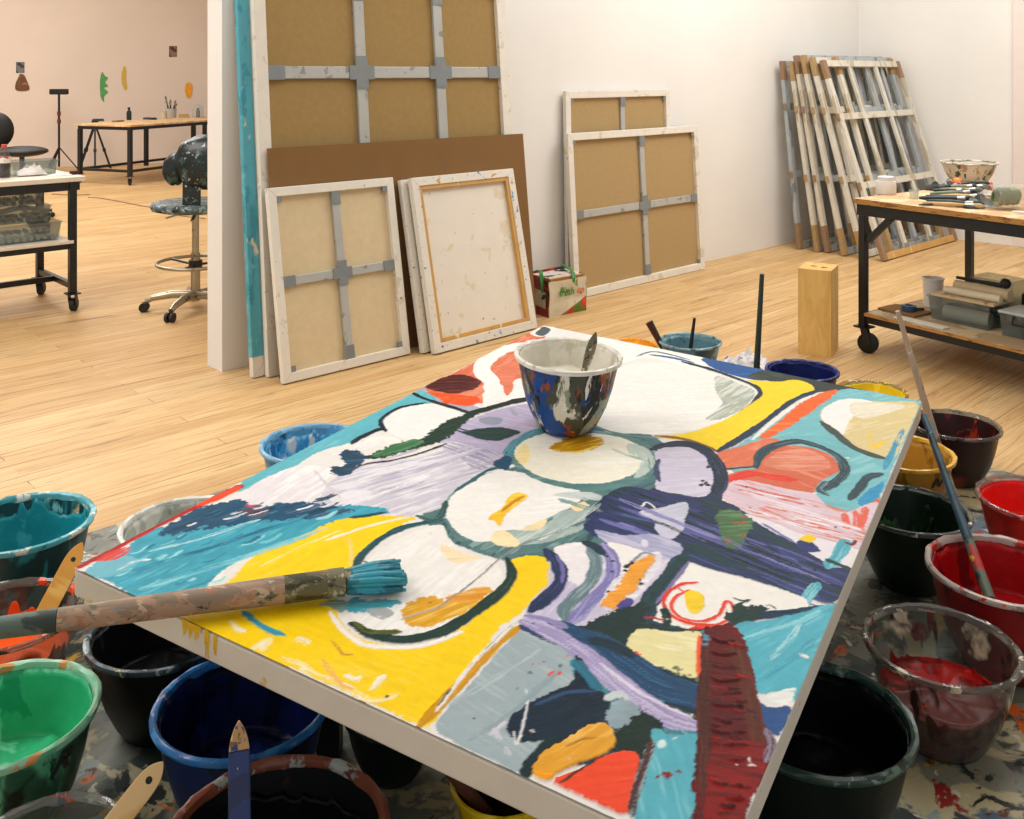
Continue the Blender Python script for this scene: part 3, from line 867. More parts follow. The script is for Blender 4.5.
# --- blue and lavender sweep to the red band
stroke([(560, 633), (592, 644), (625, 664), (655, 684), (702, 698)], 40, '#1d4468', '#2b5f86', .3, var=.22, taper=False)
stroke([(590, 640), (612, 646), (632, 656)], 14, '#16303c', dry=.15)
poly([(574, 656), (590, 668), (610, 690), (640, 706), (660, 722), (655, 735), (630, 716), (606, 712), (590, 700), (576, 680)], '#3f8ea0', '#89b9bd', .4, dirpx=(3, 2), var=.15)
stroke([(575, 664), (610, 690), (650, 712), (698, 736)], 26, '#3f8294', '#7fb0b6', .4, dry=.12)
stroke([(524, 622), (552, 634), (580, 652), (608, 676), (642, 702), (672, 720), (700, 728)], 24, '#9f96c0', '#bdb5d4', .45, var=.18, dry=.08)
stroke([(525, 616), (545, 620), (566, 628)], 9, '#8c88b4', dry=.1)
stroke([(520, 626), (530, 632), (545, 640)], 6, '#2a3a66', dry=.25)
stroke([(600, 664), (640, 694), (690, 718)], 5, '#d5cfe2', dry=.3)
# --- dark sweep below
poly([(576, 657), (590, 672), (602, 690), (612, 703), (600, 722), (575, 735), (545, 742), (518, 742), (506, 731), (510, 716), (530, 703), (556, 691), (574, 682)], '#0f2536', '#1d4460', .3, dirpx=(4, -1.4), var=.3, h=.0012)
stroke([(574, 662), (588, 676), (598, 690)], 13, '#2a6f88', dry=.18)
stroke([(535, 706), (565, 694), (596, 692)], 5, '#2f4a70', dry=.3)
poly([(546, 741), (562, 734), (556, 748), (545, 764), (535, 776), (524, 779), (521, 770), (530, 757)], '#0e2a30')
poly([(608, 716), (622, 700), (645, 712), (664, 727), (652, 742), (642, 760), (616, 752)], '#132b24', '#244438', .25, fine=.02)
stroke([(606, 700), (618, 695), (628, 702)], 9, '#c4ccd0', dry=.15)
poly([(608, 716), (616, 702), (632, 702), (640, 711), (632, 720), (622, 730), (613, 730)], '#8da2ab', '#a3b4ba', .3, fine=.02)
stroke([(526, 690), (528, 703), (524, 720), (518, 745)], 2.2, '#e4e8ea')
stroke([(513, 732), (517, 746)], 2.2, '#e4e8ea')
for p in (((490, 735), (505, 722)), ((500, 740), (494, 728)), ((505, 748), (510, 756))):
    stroke(p, 6, '#c4c4d0', dry=.42)
stroke([(549, 676), (554, 674), (560, 673)], 6, '#e0392b')
dots(2, 532, 664, 542, 668, 1.8, '#dd4534', 31); dots(1, 568, 657, 570, 658, 1.8, '#dd4534', 32)
poly([(534, 770), (544, 754), (562, 742), (586, 729), (602, 725), (613, 732), (614, 746), (604, 756), (585, 763), (566, 770), (550, 781), (538, 778)], '#dfa02c', '#e8b657', .4, dirpx=(4, -2.2), h=.003, var=.08)
stroke([(566, 749), (582, 742), (596, 740)], 3, '#a8771e', dry=.2)
stroke([(537, 774), (545, 776), (553, 776)], 9, '#f2a01a')
poly([(554, 783), (578, 771), (604, 758), (624, 752), (639, 758), (637, 780), (630, 814), (608, 810), (580, 796)], '#ea4a28', '#f0603c', .35, h=.003, var=.05)
stroke([(560, 785), (590, 765), (606, 757)], 3, '#3a2a1c', dry=.35)
# --- turquoise block and the red band
poly([(640, 776), (650, 748), (655, 729), (672, 735), (700, 738), (700, 780), (695, 830), (690, 848), (660, 832), (632, 816)], '#56adbe', '#79c0cb', .35, var=.1, dirpx=(1, 4))
stroke([(652, 740), (644, 770), (634, 800), (632, 816)], 10, '#4a3030', '#8a9a9e', .45, dry=.15)
dots(6, 650, 770, 682, 782, 2.5, '#7a2a24', 33)
stroke([(660, 748), (664, 742)], 7, '#cfe3e4')
poly([(736, 627), (760, 622), (800, 614), (836, 606), (822, 645), (806, 688), (793, 702), (776, 692), (757, 692), (748, 666)], '#52adc0', '#74c0cc', .4, var=.1, dirpx=(4, -2.4))
poly([(764, 700), (778, 693), (796, 688), (790, 706), (776, 704)], '#e4e7e4', '#7cc0cc', .3)
poly([(756, 702), (772, 708), (792, 708), (780, 736), (764, 728)], '#264f86', '#35689c', .3)
stroke([(800, 655), (808, 658)], 6, '#e9e4e0')
poly([(701, 634), (712, 628), (734, 626), (746, 646), (755, 680), (762, 720), (774, 745), (764, 780), (748, 812), (730, 856), (726, 868), (690, 850), (694, 800), (690, 790), (696, 760), (699, 700)], '#5c0a0a', '#78110d', .4, var=.25, dirpx=(1, .1), h=.002, fine=.012)
stroke([(706, 644), (704, 690), (704, 740), (704, 790)], 15, '#471a10', '#5c2618', .4, dry=.1, var=.12)
stroke([(733, 640), (744, 676), (754, 715), (758, 752)], 17, '#56220f', '#6a2e1c', .35, dry=.05, var=.1)
poly([(712, 750), (745, 742), (768, 752), (758, 786), (738, 830), (726, 862), (704, 850), (706, 790)], '#840c0a', '#5c0808', .4, dirpx=(3, .4), var=.2)
for k in range(30):
    a = (rs.uniform(706, 738), rs.uniform(640, 840))
    L = rs.uniform(8, 18)
    stroke([a, (a[0] + L * .5, a[1] + 2), (a[0] + L, a[1] + 1)], rs.uniform(2, 5), rs.choice(['#3a0606', '#7d1710', '#9a1c14', '#4a120c']), dry=.36, h=.003)
for k in range(9):
    yy = 640 + k * 13
    stroke([(712, yy), (722, yy + 3), (735 + k * 1.6, yy + 2)], 4, '#3d090b', dry=.35, h=.003)
stroke([(699, 636), (699, 655), (698, 676)], 4, '#e2562c', dry=.05)
dots(5, 701, 628, 707, 650, 2.5, '#4f8aa0', 41)
stroke([(700, 700), (730, 706), (756, 714)], 3, '#2f0d0c', dry=.3)
dots(4, 735, 755, 768, 770, 2, '#e8d9d2', 43)
stroke([(766, 730), (772, 745), (766, 762)], 9, '#8a7f92', '#5a4048', .5, dry=.2)
for k in range(60):
    a = (rs.uniform(110, 330), 0)
    a = (a[0], rs.uniform(522, 600) - (a[0] - 110) * .13)
    L = rs.uniform(6, 26)
    if a[1] < 540 - (a[0] - 110) * .12: continue
    if a[0] > 225 and a[1] > 560 - (a[0] - 225) * .42: continue
    stroke([a, (a[0] + L * .5, a[1] - L * .12), (a[0] + L, a[1] - L * .45)], rs.uniform(2, 6), rs.choice(['#2c88a0', '#1f6f8a', '#6cc0cc', '#8fd0d8', '#3a9cb2']), dry=.36)
for k in range(26):
    a = (rs.uniform(170, 330), 0)
    a = (a[0], 526 - (a[0] - 170) * .09 + rs.uniform(-14, 8))
    L = rs.uniform(8, 24)
    stroke([a, (a[0] + L * .5, a[1] - L * .1), (a[0] + L, a[1] - L * .3)], rs.uniform(2, 5), rs.choice(['#1a4258', '#3c86a0', '#2a6680', '#163648', '#dfe3e6']), dry=.40)
# dry drags of the brush over the fields
for a, b, w_, c in (((120, 575), (300, 520), 9, '#2f8aa2'), ((140, 590), (330, 528), 8, '#7cc6d2'), ((170, 560), (280, 524), 6, '#1f6a86'), ((150, 552), (260, 520), 5, '#a8d4da'),
                    ((350, 490), (480, 450), 8, '#b4b0c4'), ((345, 505), (430, 475), 7, '#e6e4ea'), ((400, 470), (470, 452), 6, '#dcd8e4'), ((360, 470), (450, 452), 5, '#a9a4bc'),
                    ((620, 500), (720, 540), 7, '#8481b4'), ((650, 520), (790, 575), 6, '#16282e'), ((700, 530), (830, 585), 5, '#7f7db4'), ((610, 512), (660, 524), 6, '#4a5488'),
                    ((742, 492), (860, 530), 9, '#e6dbe2'), ((745, 505), (830, 535), 7, '#cf8f88'), ((760, 515), (850, 540), 6, '#e9e2e8'), ((735, 485), (800, 500), 6, '#c95a4a'),
                    ((450, 705), (540, 650), 9, '#a6b7bb'), ((470, 740), (560, 670), 8, '#8b9ea5'), ((745, 640), (820, 612), 8, '#84c8d2'), ((760, 680), (815, 640), 8, '#3f9ab0'), ((770, 660), (800, 625), 6, '#a0d4da'),
                    ((560, 500), (600, 512), 8, '#7d9a98'), ((540, 540), (600, 505), 5, '#c8d4ce'), ((520, 545), (590, 520), 4, '#3f6468'), ((612, 450), (648, 462), 5, '#8fb0a8'), ((620, 470), (646, 458), 4, '#dfe2d6')):
    stroke([a, ((a[0] + b[0]) / 2 + 2, (a[1] + b[1]) / 2 + 1), b], w_, c, dry=.46)
stroke([(432, 612), (470, 585), (505, 555), (530, 540)], 2, '#8a8f8c', dry=.25)
# stray specks over everything
dots(40, 250, 420, 860, 800, 1.3, '#20282c', 51)
dots(18, 300, 440, 860, 780, 1.4, '#d9d6d0', 52)

def canvas_grid():
    HT2 = HT + 0.0006 * (fbm(U, V, 60, 91) - 0.5)
    co = np.stack([U, V, HT2], 1).astype(np.float32)
    me = bpy.data.meshes.new('painted_face')
    i = np.arange((NV - 1) * (NU - 1)); r, c = i // (NU - 1), i % (NU - 1)
    a = r * NU + c
    quads = np.stack([a, a + 1, a + NU + 1, a + NU], 1).astype(np.int32)
    me.vertices.add(len(co)); me.vertices.foreach_set('co', co.ravel())
    me.loops.add(quads.size); me.loops.foreach_set('vertex_index', quads.ravel())
    me.polygons.add(len(quads)); me.polygons.foreach_set('loop_start', np.arange(0, quads.size, 4, dtype=np.int32))
    me.update(calc_edges=True)
    me.polygons.foreach_set('use_smooth', np.ones(len(quads), bool))
    at_ = me.color_attributes.new('oil_paint', 'FLOAT_COLOR', 'POINT')
    at_.data.foreach_set('color', np.concatenate([RGB, np.ones((len(RGB), 1))], 1).astype(np.float32).ravel())
    return me

def oil_paint_material():
    t = NT('oil_paint')
    a = t.n('ShaderNodeAttribute', attribute_name='oil_paint')
    n1 = t.noise(260, 3)
    n2 = t.noise(55, 4)
    k = t.ramp(n2, [(0.3, (0.93, 0.93, 0.93)), (0.7, (1, 1, 1))])
    col = t.mix(1.0, a.outputs['Color'], k, 'MULTIPLY')
    return t.done(t.bsdf(col, 0.5, bump=n1, bump_s=0.35, bump_d=0.002, spec=0.12))

painting = thing('abstract_painting', 'large abstract oil painting lying flat among the paint bowls, bright yellow, turquoise, white and red', 'painting')
painting.matrix_world = PAINT_M
face = bpy.data.objects.new('painted_face', canvas_grid()); COL.objects.link(face)
face.data.materials.append(oil_paint_material()); face.parent = painting
M_EDGE = spattered('primed_canvas_edge', '#d9d3c6', [('#c9a63a', 9, .70, (1, 1, .5)), ('#4a4a44', 26, .70, (1, 1, 1))], 0.7, 0.15, var=.05)
e = MB()
e.span((0, 0, -THICK), (LU, LV, -0.004))
ed = e.build('stretched_edge', M_EDGE, painting, bevel=0.004)
# paint that ran over the front edge
rr = random.Random(4)
dr = MB()
for px, py, w, L, in ((190, 624, .05, .03), (204, 632, .012, .05), (212, 636, .008, .04)):
    u, v = cv(px, py)
    n = 10
    pts = [(u - w / 2 + w * i / n, -0.0012, -0.004 - L * (0.55 + 0.45 * math.sin(i * 2.1 + w * 99)) * (1 if 0 < i < n else .3)) for i in range(n + 1)]
    top = [(u - w / 2 + w * i / n, -0.0012, 0.0) for i in range(n + 1)]
    vs = top + pts
    vs = vs + [(x, 0.001, z) for x, y, z in vs]
    m = n + 1
    fs = [(i, i + 1, m + i + 1, m + i) for i in range(n)] + [(m + i, m + i + 1, 3 * m + i + 1, 3 * m + i) for i in range(n)]
    dr.add(vs, fs)
dr.build('paint_drip', plain('yellow_oil_paint', '#e0b414', 0.4), painting)

# ------------------------------------------------------------------ canvases leaning on the partition
M_LINEN = plain('raw_linen', '#b09468', 0.9, var=.05, scale=40, bump=.1, spec=.1)
M_LINEN_D = plain('brown_raw_linen', '#a08455', 0.9, var=.06, scale=30, bump=.1, spec=.1)
M_LINEN_L = plain('pale_linen', '#d8c39c', 0.9, var=.05, scale=25, bump=.1, spec=.1)
M_CANVAS_W = spattered('white_canvas_back', '#e6ddcd', [('#dccfb0', 7, .60, (1, 1, 1)), ('#7d7a68', 24, .68, (1, 1, 1)), ('#cfa24a', 11, .68, (1, 1, 1)), ('#8d9aa2', 15, .69, (1, 1, 1))], .8, .1, var=.03)
M_FOLD = spattered('folded_white_canvas', '#e4ddcf', [('#2c2c26', 30, .70, (1, 1, 1)), ('#d2c6ae', 9, .60, (1, 1, 1)), ('#a39c8a', 24, .68, (1, 1, 1))], .7, .2, var=.05)
M_FOLD_P = spattered('paint_marked_canvas_fold', '#e2dbcd', [('#2a3a48', 26, .66, (1, 1, 1)), ('#c59a30', 19, .65, (1, 1, 1)), ('#4a86b4', 13, .66, (1, 1, 1)), ('#b8452a', 22, .69, (1, 1, 1)), ('#3d4a32', 34, .67, (1, 1, 1))], .7, .2, var=.05)
M_ALU = spattered('aluminium_bar', '#b4b4ae', [('#8d8f8c', 10, .6, (1, 1, 1)), ('#4a4640', 30, .72, (1, 1, 1))], .45, .05, .15, .06)
M_PLATE = plain('grey_steel_plate', '#84898a', .5, .25, var=.08)
M_WOODBAR = spattered('pine_stretcher_bar', '#c99a54', [('#e2d3b4', 12, .62, (1, 1, .3)), ('#4a3a22', 20, .7, (1, 1, 1))], .6, .1)
M_TEAL = spattered('teal_painted_edge', '#52a3b3', [('#3a8fa2', 16, .56, (1, 1, .35)), ('#64b3c0', 12, .60, (1, 1, 1)), ('#d6c9b0', 6, .64, (1, 1, .5))], .5, .3)
M_HARD = plain('brown_hardboard', '#836039', .75, var=.05, scale=6, spec=.2)

def leaning_canvas(name, label, x, y, yaw, w, h, tilt, depth=.04, fw=.045, linen=M_LINEN, fold=M_FOLD, inner=None,
                   braces_v=(), braces_h=(), bw=.045, plates=True, group=None, edge=None, cat='canvas', bar_m=None, plate_m=None):
    yw, t = math.radians(yaw), math.radians(tilt)
    root = thing(name, label, cat, (x, y, depth * math.sin(t) + .001), rot=(-t, 0, yw), group=group)
    bar_m = bar_m or M_ALU; plate_m = plate_m or M_PLATE
    # the four bars, mitred
    o = [(0, 0), (w, 0), (w, h), (0, h)]
    i = [(fw, fw), (w - fw, fw), (w - fw, h - fw), (fw, h - fw)]
    for k in range(4):
        k2 = (k + 1) % 4
        q = [o[k], o[k2], i[k2], i[k]]
        mb = MB()
        mb.add([(a, 0, b) for a, b in q] + [(a, depth, b) for a, b in q],
               [(0, 1, 2, 3), (7, 6, 5, 4), (0, 4, 5, 1), (1, 5, 6, 2), (2, 6, 7, 3), (3, 7, 4, 0)])
        mb.build('stretcher_bar', fold, root, bevel=.003)
    if inner:
        iw = inner
        for a, b, c, d in ((fw, fw, fw + iw, h - fw), (w - fw - iw, fw, w - fw, h - fw), (fw + iw, h - fw - iw, w - fw - iw, h - fw), (fw + iw, fw, w - fw - iw, fw + iw)):
            MB().span((a, .006, b), (c, depth - .006, d)).build('wooden_strip', M_WOODBAR, root, bevel=.002)
    MB().span((fw * .5, depth - .008, fw * .5), (w - fw * .5, depth - .003, h - fw * .5)).build('linen', linen, root)
    by = (.007, min(.03, depth - .009))
    for u in braces_v:
        MB().span((u - bw / 2, by[0], fw), (u + bw / 2, by[1], h - fw)).build('cross_brace', bar_m, root, bevel=.003)
    for z in braces_h:
        MB().span((fw, by[0] + .001, z - bw / 2), (w - fw, by[1], z + bw / 2)).build('cross_brace', bar_m, root, bevel=.003)
    if plates:
        for u in braces_v:
            for z in braces_h:
                MB().span((u - bw * 1.25, by[0] - .004, z - bw * .6), (u + bw * 1.25, by[0], z + bw * .6)).span(
                    (u - bw * .6, by[0] - .0041, z - bw * 1.4), (u + bw * .6, by[0], z + bw * 1.4)).build('joining_plate', plate_m, root)
            for z in (fw + bw * .75, h - fw - bw * .75):
                MB().span((u - bw * .58, by[0] - .004, z - bw * .75), (u + bw * .58, by[0], z + bw * .75)).build('joining_plate', plate_m, root)
        for z in braces_h:
            for u in (fw + bw * .75, w - fw - bw * .75):
                MB().span((u - bw * .75, by[0] - .004, z - bw * .58), (u + bw * .75, by[0], z + bw * .58)).build('joining_plate', plate_m, root)
        for u in (fw + .014, w - fw - .014):
            for z in (fw + .014, h - fw - .014):
                MB().span((u - .014, .004, z - .014), (u + .014, .012, z + .014)).build('corner_bracket', plate_m, root)
    if edge:
        MB().span((-.003, -.002, .10), (0, depth - .002, h)).span((-.003, -.003, .10), (.058, -.0005, h)).build('painted_side', edge, root)
    return root

G_LEAN = 'canvases leaning on the partition'
leaning_canvas('stretched_canvas', 'very tall canvas back with six brown linen panels, leaning at the partition end',
               -1.191, 4.795, 42.6, 1.712, 2.06, 4.9, depth=.036, fw=.07, linen=M_LINEN_D, braces_v=(.635, 1.18), braces_h=(1.5,), bw=.064, group=G_LEAN)
tq_ = Vector((-1.191, 4.795, 0)) + WB * .045 - WD * .058
leaning_canvas('stretched_canvas', 'tall canvas with a turquoise painted edge, hidden behind the brown linen one',
               tq_.x, tq_.y, 43.6, 1.70, 2.06, 4.75, depth=.036, fw=.07, linen=M_LINEN_D, fold=M_FOLD, plates=False, group=G_LEAN, edge=M_TEAL)
hb = thing('hardboard_sheet', 'plain brown hardboard sheet leaning against the very tall canvas', 'board', (-1.135, 4.787, .001), rot=(-math.radians(6.2), 0, math.radians(42.6)))
MB().span((0, 0, 0), (1.745, .006, 1.125)).build('panel', M_HARD, hb)
leaning_canvas('stretched_canvas', 'small canvas back with pale linen and grey cross brace, leaning on the brown hardboard',
               -1.090, 4.686, 42.6, .752, .937, 9.8, depth=.035, fw=.045, linen=M_LINEN_L, braces_v=(.385,), braces_h=(.475,), bw=.045, group=G_LEAN)
leaning_canvas('stretched_canvas', 'small white canvas back with wooden inner strips, right of the pale linen one',
               -.405, 5.179, 44.2, .774, .938, 12.6, depth=.036, fw=.048, linen=M_CANVAS_W, fold=M_FOLD_P, inner=.022, plates=False, group=G_LEAN)
wb = WB
d2 = Vector((-.405, 5.179, 0)) + WB * .057 - WD * .035
leaning_canvas('stretched_canvas', 'small canvas mostly hidden behind the white canvas back, only its paint-marked left side showing',
               d2.x, d2.y, 43.6, .774, .925, 12.4, depth=.034, fw=.048, linen=M_CANVAS_W, fold=M_FOLD_P, plates=False, group=G_LEAN)
leaning_canvas('stretched_canvas', 'wide canvas back with grey cross brace, leaning in front beside the grocery bag',
                 .418, 6.447, 43.7, 1.455, 1.091, 3.7, depth=.035, fw=.05, linen=M_LINEN, braces_v=(.78,), braces_h=(.545,), bw=.05, group=G_LEAN)
n4 = WB.dot(P0) - .068
def wall_pt(px, py, off):
    r = ray(px, 0); k = (WB.dot(P0) - off) / WB.dot(r)
    return Vector((r.x * k, k, CAMH - (py - HZ) / F * k))
tl, trr = wall_pt(565.6, 90.7, .048), wall_pt(670, 90.7, .048)
b0 = Vector((tl.x, tl.y, 0)) - WB * .030
leaning_canvas('stretched_canvas', 'canvas back standing against the wall behind the wide one, its upper third showing',
               b0.x, b0.y, 43.7, (trr - tl).length, 1.37, 1.2, depth=.03, fw=.05, linen=M_LINEN, braces_v=(.60,), braces_h=(.68,), bw=.045, group=G_LEAN)

# ------------------------------------------------------------------ stack of bare stretcher frames in the corner
M_BARE = spattered('painted_white_frame_bar', '#d3ccbc', [('#b7ab92', 9, .55, (1, 1, .3))], .6, .1)
M_GREYF = spattered('grey_aluminium_frame', '#aab0b2', [('#7c8488', 8, .55, (1, 1, .3))], .45, .05, .2)
M_KRAFT = plain('brown_wood_end', '#a98a5c', .8, var=.12)
M_KRAFT2 = plain('dark_brown_wood_end', '#94765a', .8, var=.12)

FR_OFF = (0, .26, 0, .02, .34, -.01, .24, -.02, .30, 0)
def stretcher_frame(i, n, label):
    t = i / (n - 1)
    e_ = lambda a, b: a + (b - a) * t
    x, y = e_(2.427, 2.941), e_(8.261, 7.729)
    w, h, tl_ = 1.43 + .03 * math.sin(i * 2), e_(1.60, 1.70) + .03 * math.sin(i * 2.7), e_(6, 18.6)
    dp, fw = .032, .055
    ang = math.radians(tl_)
    o = WD * FR_OFF[i]
    w -= FR_OFF[i] + max(0, FR_OFF[i]) * .3
    root = thing('stretcher_frame', label, 'frame', (x + o.x, y + o.y, dp * math.sin(ang) + .001), rot=(-ang, 0, YAW), group='bare stretcher frames stacked in the corner')
    m = M_GREYF if i in (0, 2, 3, 5, 6, 8) else M_BARE
    km = M_KRAFT if i % 3 else M_KRAFT2
    for u in (0, w - fw):
        MB().span((u, 0, .22), (u + fw, dp, h - .16)).build('side_bar', (M_GREYF if i in (0,) else M_BARE) if u == 0 else m, root, bevel=.002)
        MB().span((u - .003, -.003, 0), (u + fw + .003, dp, .22)).build('wood_end', km, root, bevel=.003)
        MB().span((u - .003, -.003, h - .16), (u + fw + .003, dp, h)).build('wood_end', km, root, bevel=.003)
    MB().span((fw, .003, .0), (w - fw, dp - .002, fw)).build('bottom_rail', M_WOODBAR if i == n - 1 else m, root, bevel=.002)
    MB().span((fw, .003, h - fw), (w - fw, dp - .002, h)).build('top_rail', m, root, bevel=.002)
    for u in (w * .30, w * .64) if FR_OFF[i] < .1 else (w * .22, w * .48, w * .76):
        MB().span((u, .004, fw), (u + .05, dp - .004, h - fw)).build('upright', m, root, bevel=.002)
        MB().span((u - .01, .001, fw), (u + .06, .004, fw + .035)).build('steel_plate', M_PLATE, root)
    for z in (.60, 1.18):
        zz = z + .02 * math.sin(i * 1.9)
        MB().span((.04, .002, zz), (w - fw, dp - .006, zz + .055)).build('crossbar', m, root, bevel=.002)
        MB().span((-.02, .001, zz), (.04, dp - .005, zz + .055)).build('wood_end', km, root, bevel=.003)
    return root

frame_labels = ['bare frame at the very back of the corner stack, closest to the wall'] + \
    ['bare frame, %s from the wall in the corner stack' % n for n in ('second', 'third', 'fourth', 'fifth')] + \
    ['bare frame, %s from the front in the corner stack' % n for n in ('fifth', 'fourth', 'third', 'second')] + \
    ['front bare frame of the corner stack, leaning furthest out from the wall']
for i in range(10):
    stretcher_frame(i, 10, frame_labels[i])

# ------------------------------------------------------------------ wooden block with two holes
def wood_block():
    a = at(831, 358); yaw = math.radians(-29)
    root = thing('wooden_block', 'tall blond wooden block with two holes in its top, standing by the right work table', 'block', a, yaw)
    w, d, h = .17, .20, .455
    # local: near edge at origin, x runs left (negative), y runs away
    bm = bmesh.new()
    def ring(pts, z): return [bm.verts.new((x, y, z)) for x, y in pts]
    sq = [(-w, 0), (0, 0), (0, d), (-w, d)]
    lo, hi = ring(sq, 0), ring(sq, h)
    for k in range(4):
        bm.faces.new((lo[k], lo[(k + 1) % 4], hi[(k + 1) % 4], hi[k]))
    bm.faces.new(lo[::-1])
    edges = [bm.edges.get((hi[k], hi[(k + 1) % 4])) for k in range(4)]
    for cx, cy in ((-w * .64, d * .5), (-w * .30, d * .42)):
        c = [(cx + .018 * math.cos(2 * PI * k / 16), cy + .018 * math.sin(2 * PI * k / 16)) for k in range(16)]
        t_, b_ = ring(c, h), ring(c, h - .12)
        for k in range(16):
            bm.faces.new((t_[(k + 1) % 16], t_[k], b_[k], b_[(k + 1) % 16]))
            edges.append(bm.edges.get((t_[k], t_[(k + 1) % 16])))
        bm.faces.new(b_)
    bmesh.ops.triangle_fill(bm, edges=edges, use_beauty=True)
    bmesh.ops.recalc_face_normals(bm, faces=bm.faces)
    me = bpy.data.meshes.new('body'); bm.to_mesh(me); bm.free()
    o = bpy.data.objects.new('body', me); COL.objects.link(o); o.parent = root
    t = NT('blond_plywood')
    g = t.noise(3, 5, .6, stretch=(6, 6, 1.2), dist=1.0)
    col = t.ramp(g, [(.3, lin('#c99b52')), (.55, lin('#dfb568')), (.8, lin('#e8c47c'))])
    me.materials.append(t.done(t.bsdf(col, .5)))
wood_block()

# ------------------------------------------------------------------ steel-frame work tables
M_BLACK = spattered('black_steel', '#16181a', [('#2c4a44', 9, .68, (1, 1, 1)), ('#5a5648', 26, .74, (1, 1, 1))], .45, .1)
M_BLACKC = plain('black_steel_tube', '#121315', .4, var=.1)
M_RUBBER = plain('black_rubber', '#0e0f10', .6)
M_TOP = spattered('paint_stained_plywood', '#cfa574', [('#e0c49a', 6, .5, (1, 1, 1)), ('#8a5c30', 8, .66, (1, 1, 1)), ('#e8e2d6', 16, .72, (1, 1, 1)), ('#b08a2a', 20, .74, (1, 1, 1))], .55, .1)
M_PLYEDGE = spattered('plywood_edge', '#b5813f', [('#7c5020', 14, .55, (1, 1, 4)), ('#2f5a52', 10, .72, (1, 1, 1)), ('#e0b93a', 18, .74, (1, 1, 1))], .6, .1)
M_SHELF = spattered('dusty_shelf_board', '#a68e6c', [('#c2ad88', 5, .5, (1, 1, 1)), ('#6b5636', 9, .66, (1, 1, 1))], .7, .1)

def caster(parent, x, y, ang=0.0, r=.045):
    top = 2 * r + .035
    mb = MB()
    c, s = math.cos(ang), math.sin(ang)
    wheel = MB()
    ax = Vector((-s, c, 0))
    p = Vector((x + .02 * c, y + .02 * s, r))
    wheel.tube([p - ax * .016, p - ax * .012, p + ax * .012, p + ax * .016], [r * .86, r, r, r * .86], 20)
    fork = MB()
    fork.box((x, y, top - .004), (.08, .08, .008))
    for k in (-1, 1):
        q = p + ax * .022 * k
        fork.bar(q + Vector((0, 0, -.008)), Vector((x, y, top - .008)) + ax * .022 * k, .035, .004, up=ax)
    f = fork.build('caster', M_BLACKC, parent)
    wheel.build('wheel', M_RUBBER, f, smooth='auto')
    return f

def right_table():
    a = at(854, 198, .825)
    ex = Vector((.514, -.76, 0)).normalized(); ey = Vector((-ex.y, ex.x, 0))   # ey points away, right
    yaw = math.atan2(ex.y, ex.x)
    root = thing('work_table', 'paint-stained plywood work table on a black steel frame with casters, at the right edge', 'table', (a.x, a.y, 0), yaw)
    L, Dp = 2.1, 1.08
    top = MB().span((0, 0, .795), (L, Dp, .825)).build('table_top', M_TOP, root, bevel=.003)
    MB().span((0, -.004, .797), (L, 0, .823)).build('top_edge', M_PLYEDGE, root)
    MB().span((.005, .015, .735), (L, .055, .795)).span((.005, Dp - .055, .735), (L, Dp - .015, .795)).span((.015, .055, .735), (.055, Dp - .055, .795)).build('apron', M_BLACK, root, bevel=.002)
    for x in (.01, L - .06):
        for y in (.015, Dp - .065):
            MB().span((x + .005, y, .14), (x + .043, y + .04, .735)).build('leg', M_BLACK, root, bevel=.003)
    for y in (.04, Dp - .04):
        MB().bar((.06, y, .60), (.20, y, .738), .03, .03).build('corner_strut', M_BLACK, root)
    MB().span((.06, .02, .165), (L - .06, .055, .205)).span((.06, Dp - .055, .165), (L - .06, Dp - .02, .205)).span((.01, .07, .165), (.05, Dp - .07, .205)).build('shelf_frame', M_BLACK, root, bevel=.002)
    MB().span((.062, .005, .205), (L - .07, Dp - .01, .222)).build('shelf', M_SHELF, root, bevel=.002)
    MB().span((.062, .0, .206), (L - .07, .005, .221)).build('shelf_edge', M_PLYEDGE, root)
    for x in (.035, L - .035):
        for y in (.04, Dp - .04):
            caster(root, x, y, .4, .054)
    return root, a, ex, ey
RT, RTA, RX, RY = right_table()
RYAW = math.atan2(RX.y, RX.x)
def on_rt(px, py, h=.825):
    return at(px, py, h)

M_WHITEP = plain('white_plastic', '#e6e2da', .4, var=.03)
M_DARKBR = plain('dark_brush_handle', '#23302c', .5, var=.3)
M_TAN = plain('bare_wood_handle', '#c4a06a', .55, var=.15)
M_GREENBR = plain('olive_brush_handle', '#6d7a5c', .5, var=.2)
M_GREYBR = plain('grey_brush_hair', '#6d7066', .9, var=.3)
M_BRISTLE = plain('stiff_pale_bristle', '#b8a27a', .9, var=.25)
M_FERRULE = plain('tin_ferrule', '#a8a49a', .3, .8)

def jar():
    p = on_rt(886, 194)
    o = thing('jar', 'squat white plastic jar with screw lid on the near corner of the right work table', 'jar', p)
    MB().lathe([(0, 0), (.050, 0), (.054, .006), (.054, .062), (.050, .074), (0, .074)], 32).build('body', M_WHITEP, o, smooth='auto')
    MB().lathe([(0, .0742), (.043, .0742), (.044, .096), (.040, .098), (0, .098)], 32).build('lid', M_WHITEP, o, smooth='auto')
jar()
def glass():
    p = on_rt(914, 199)
    o = thing('shot_glass', 'tiny clear glass standing right of the white jar on the work table', 'glass', p)
    MB().lathe([(0, 0), (.022, 0), (.026, .05), (.0235, .05), (.0195, .008), (0, .008)], 24).build('glass', clear_plastic('clear_glass', '#f0f2f0', .03, veil=.15), o, smooth='auto')
glass()

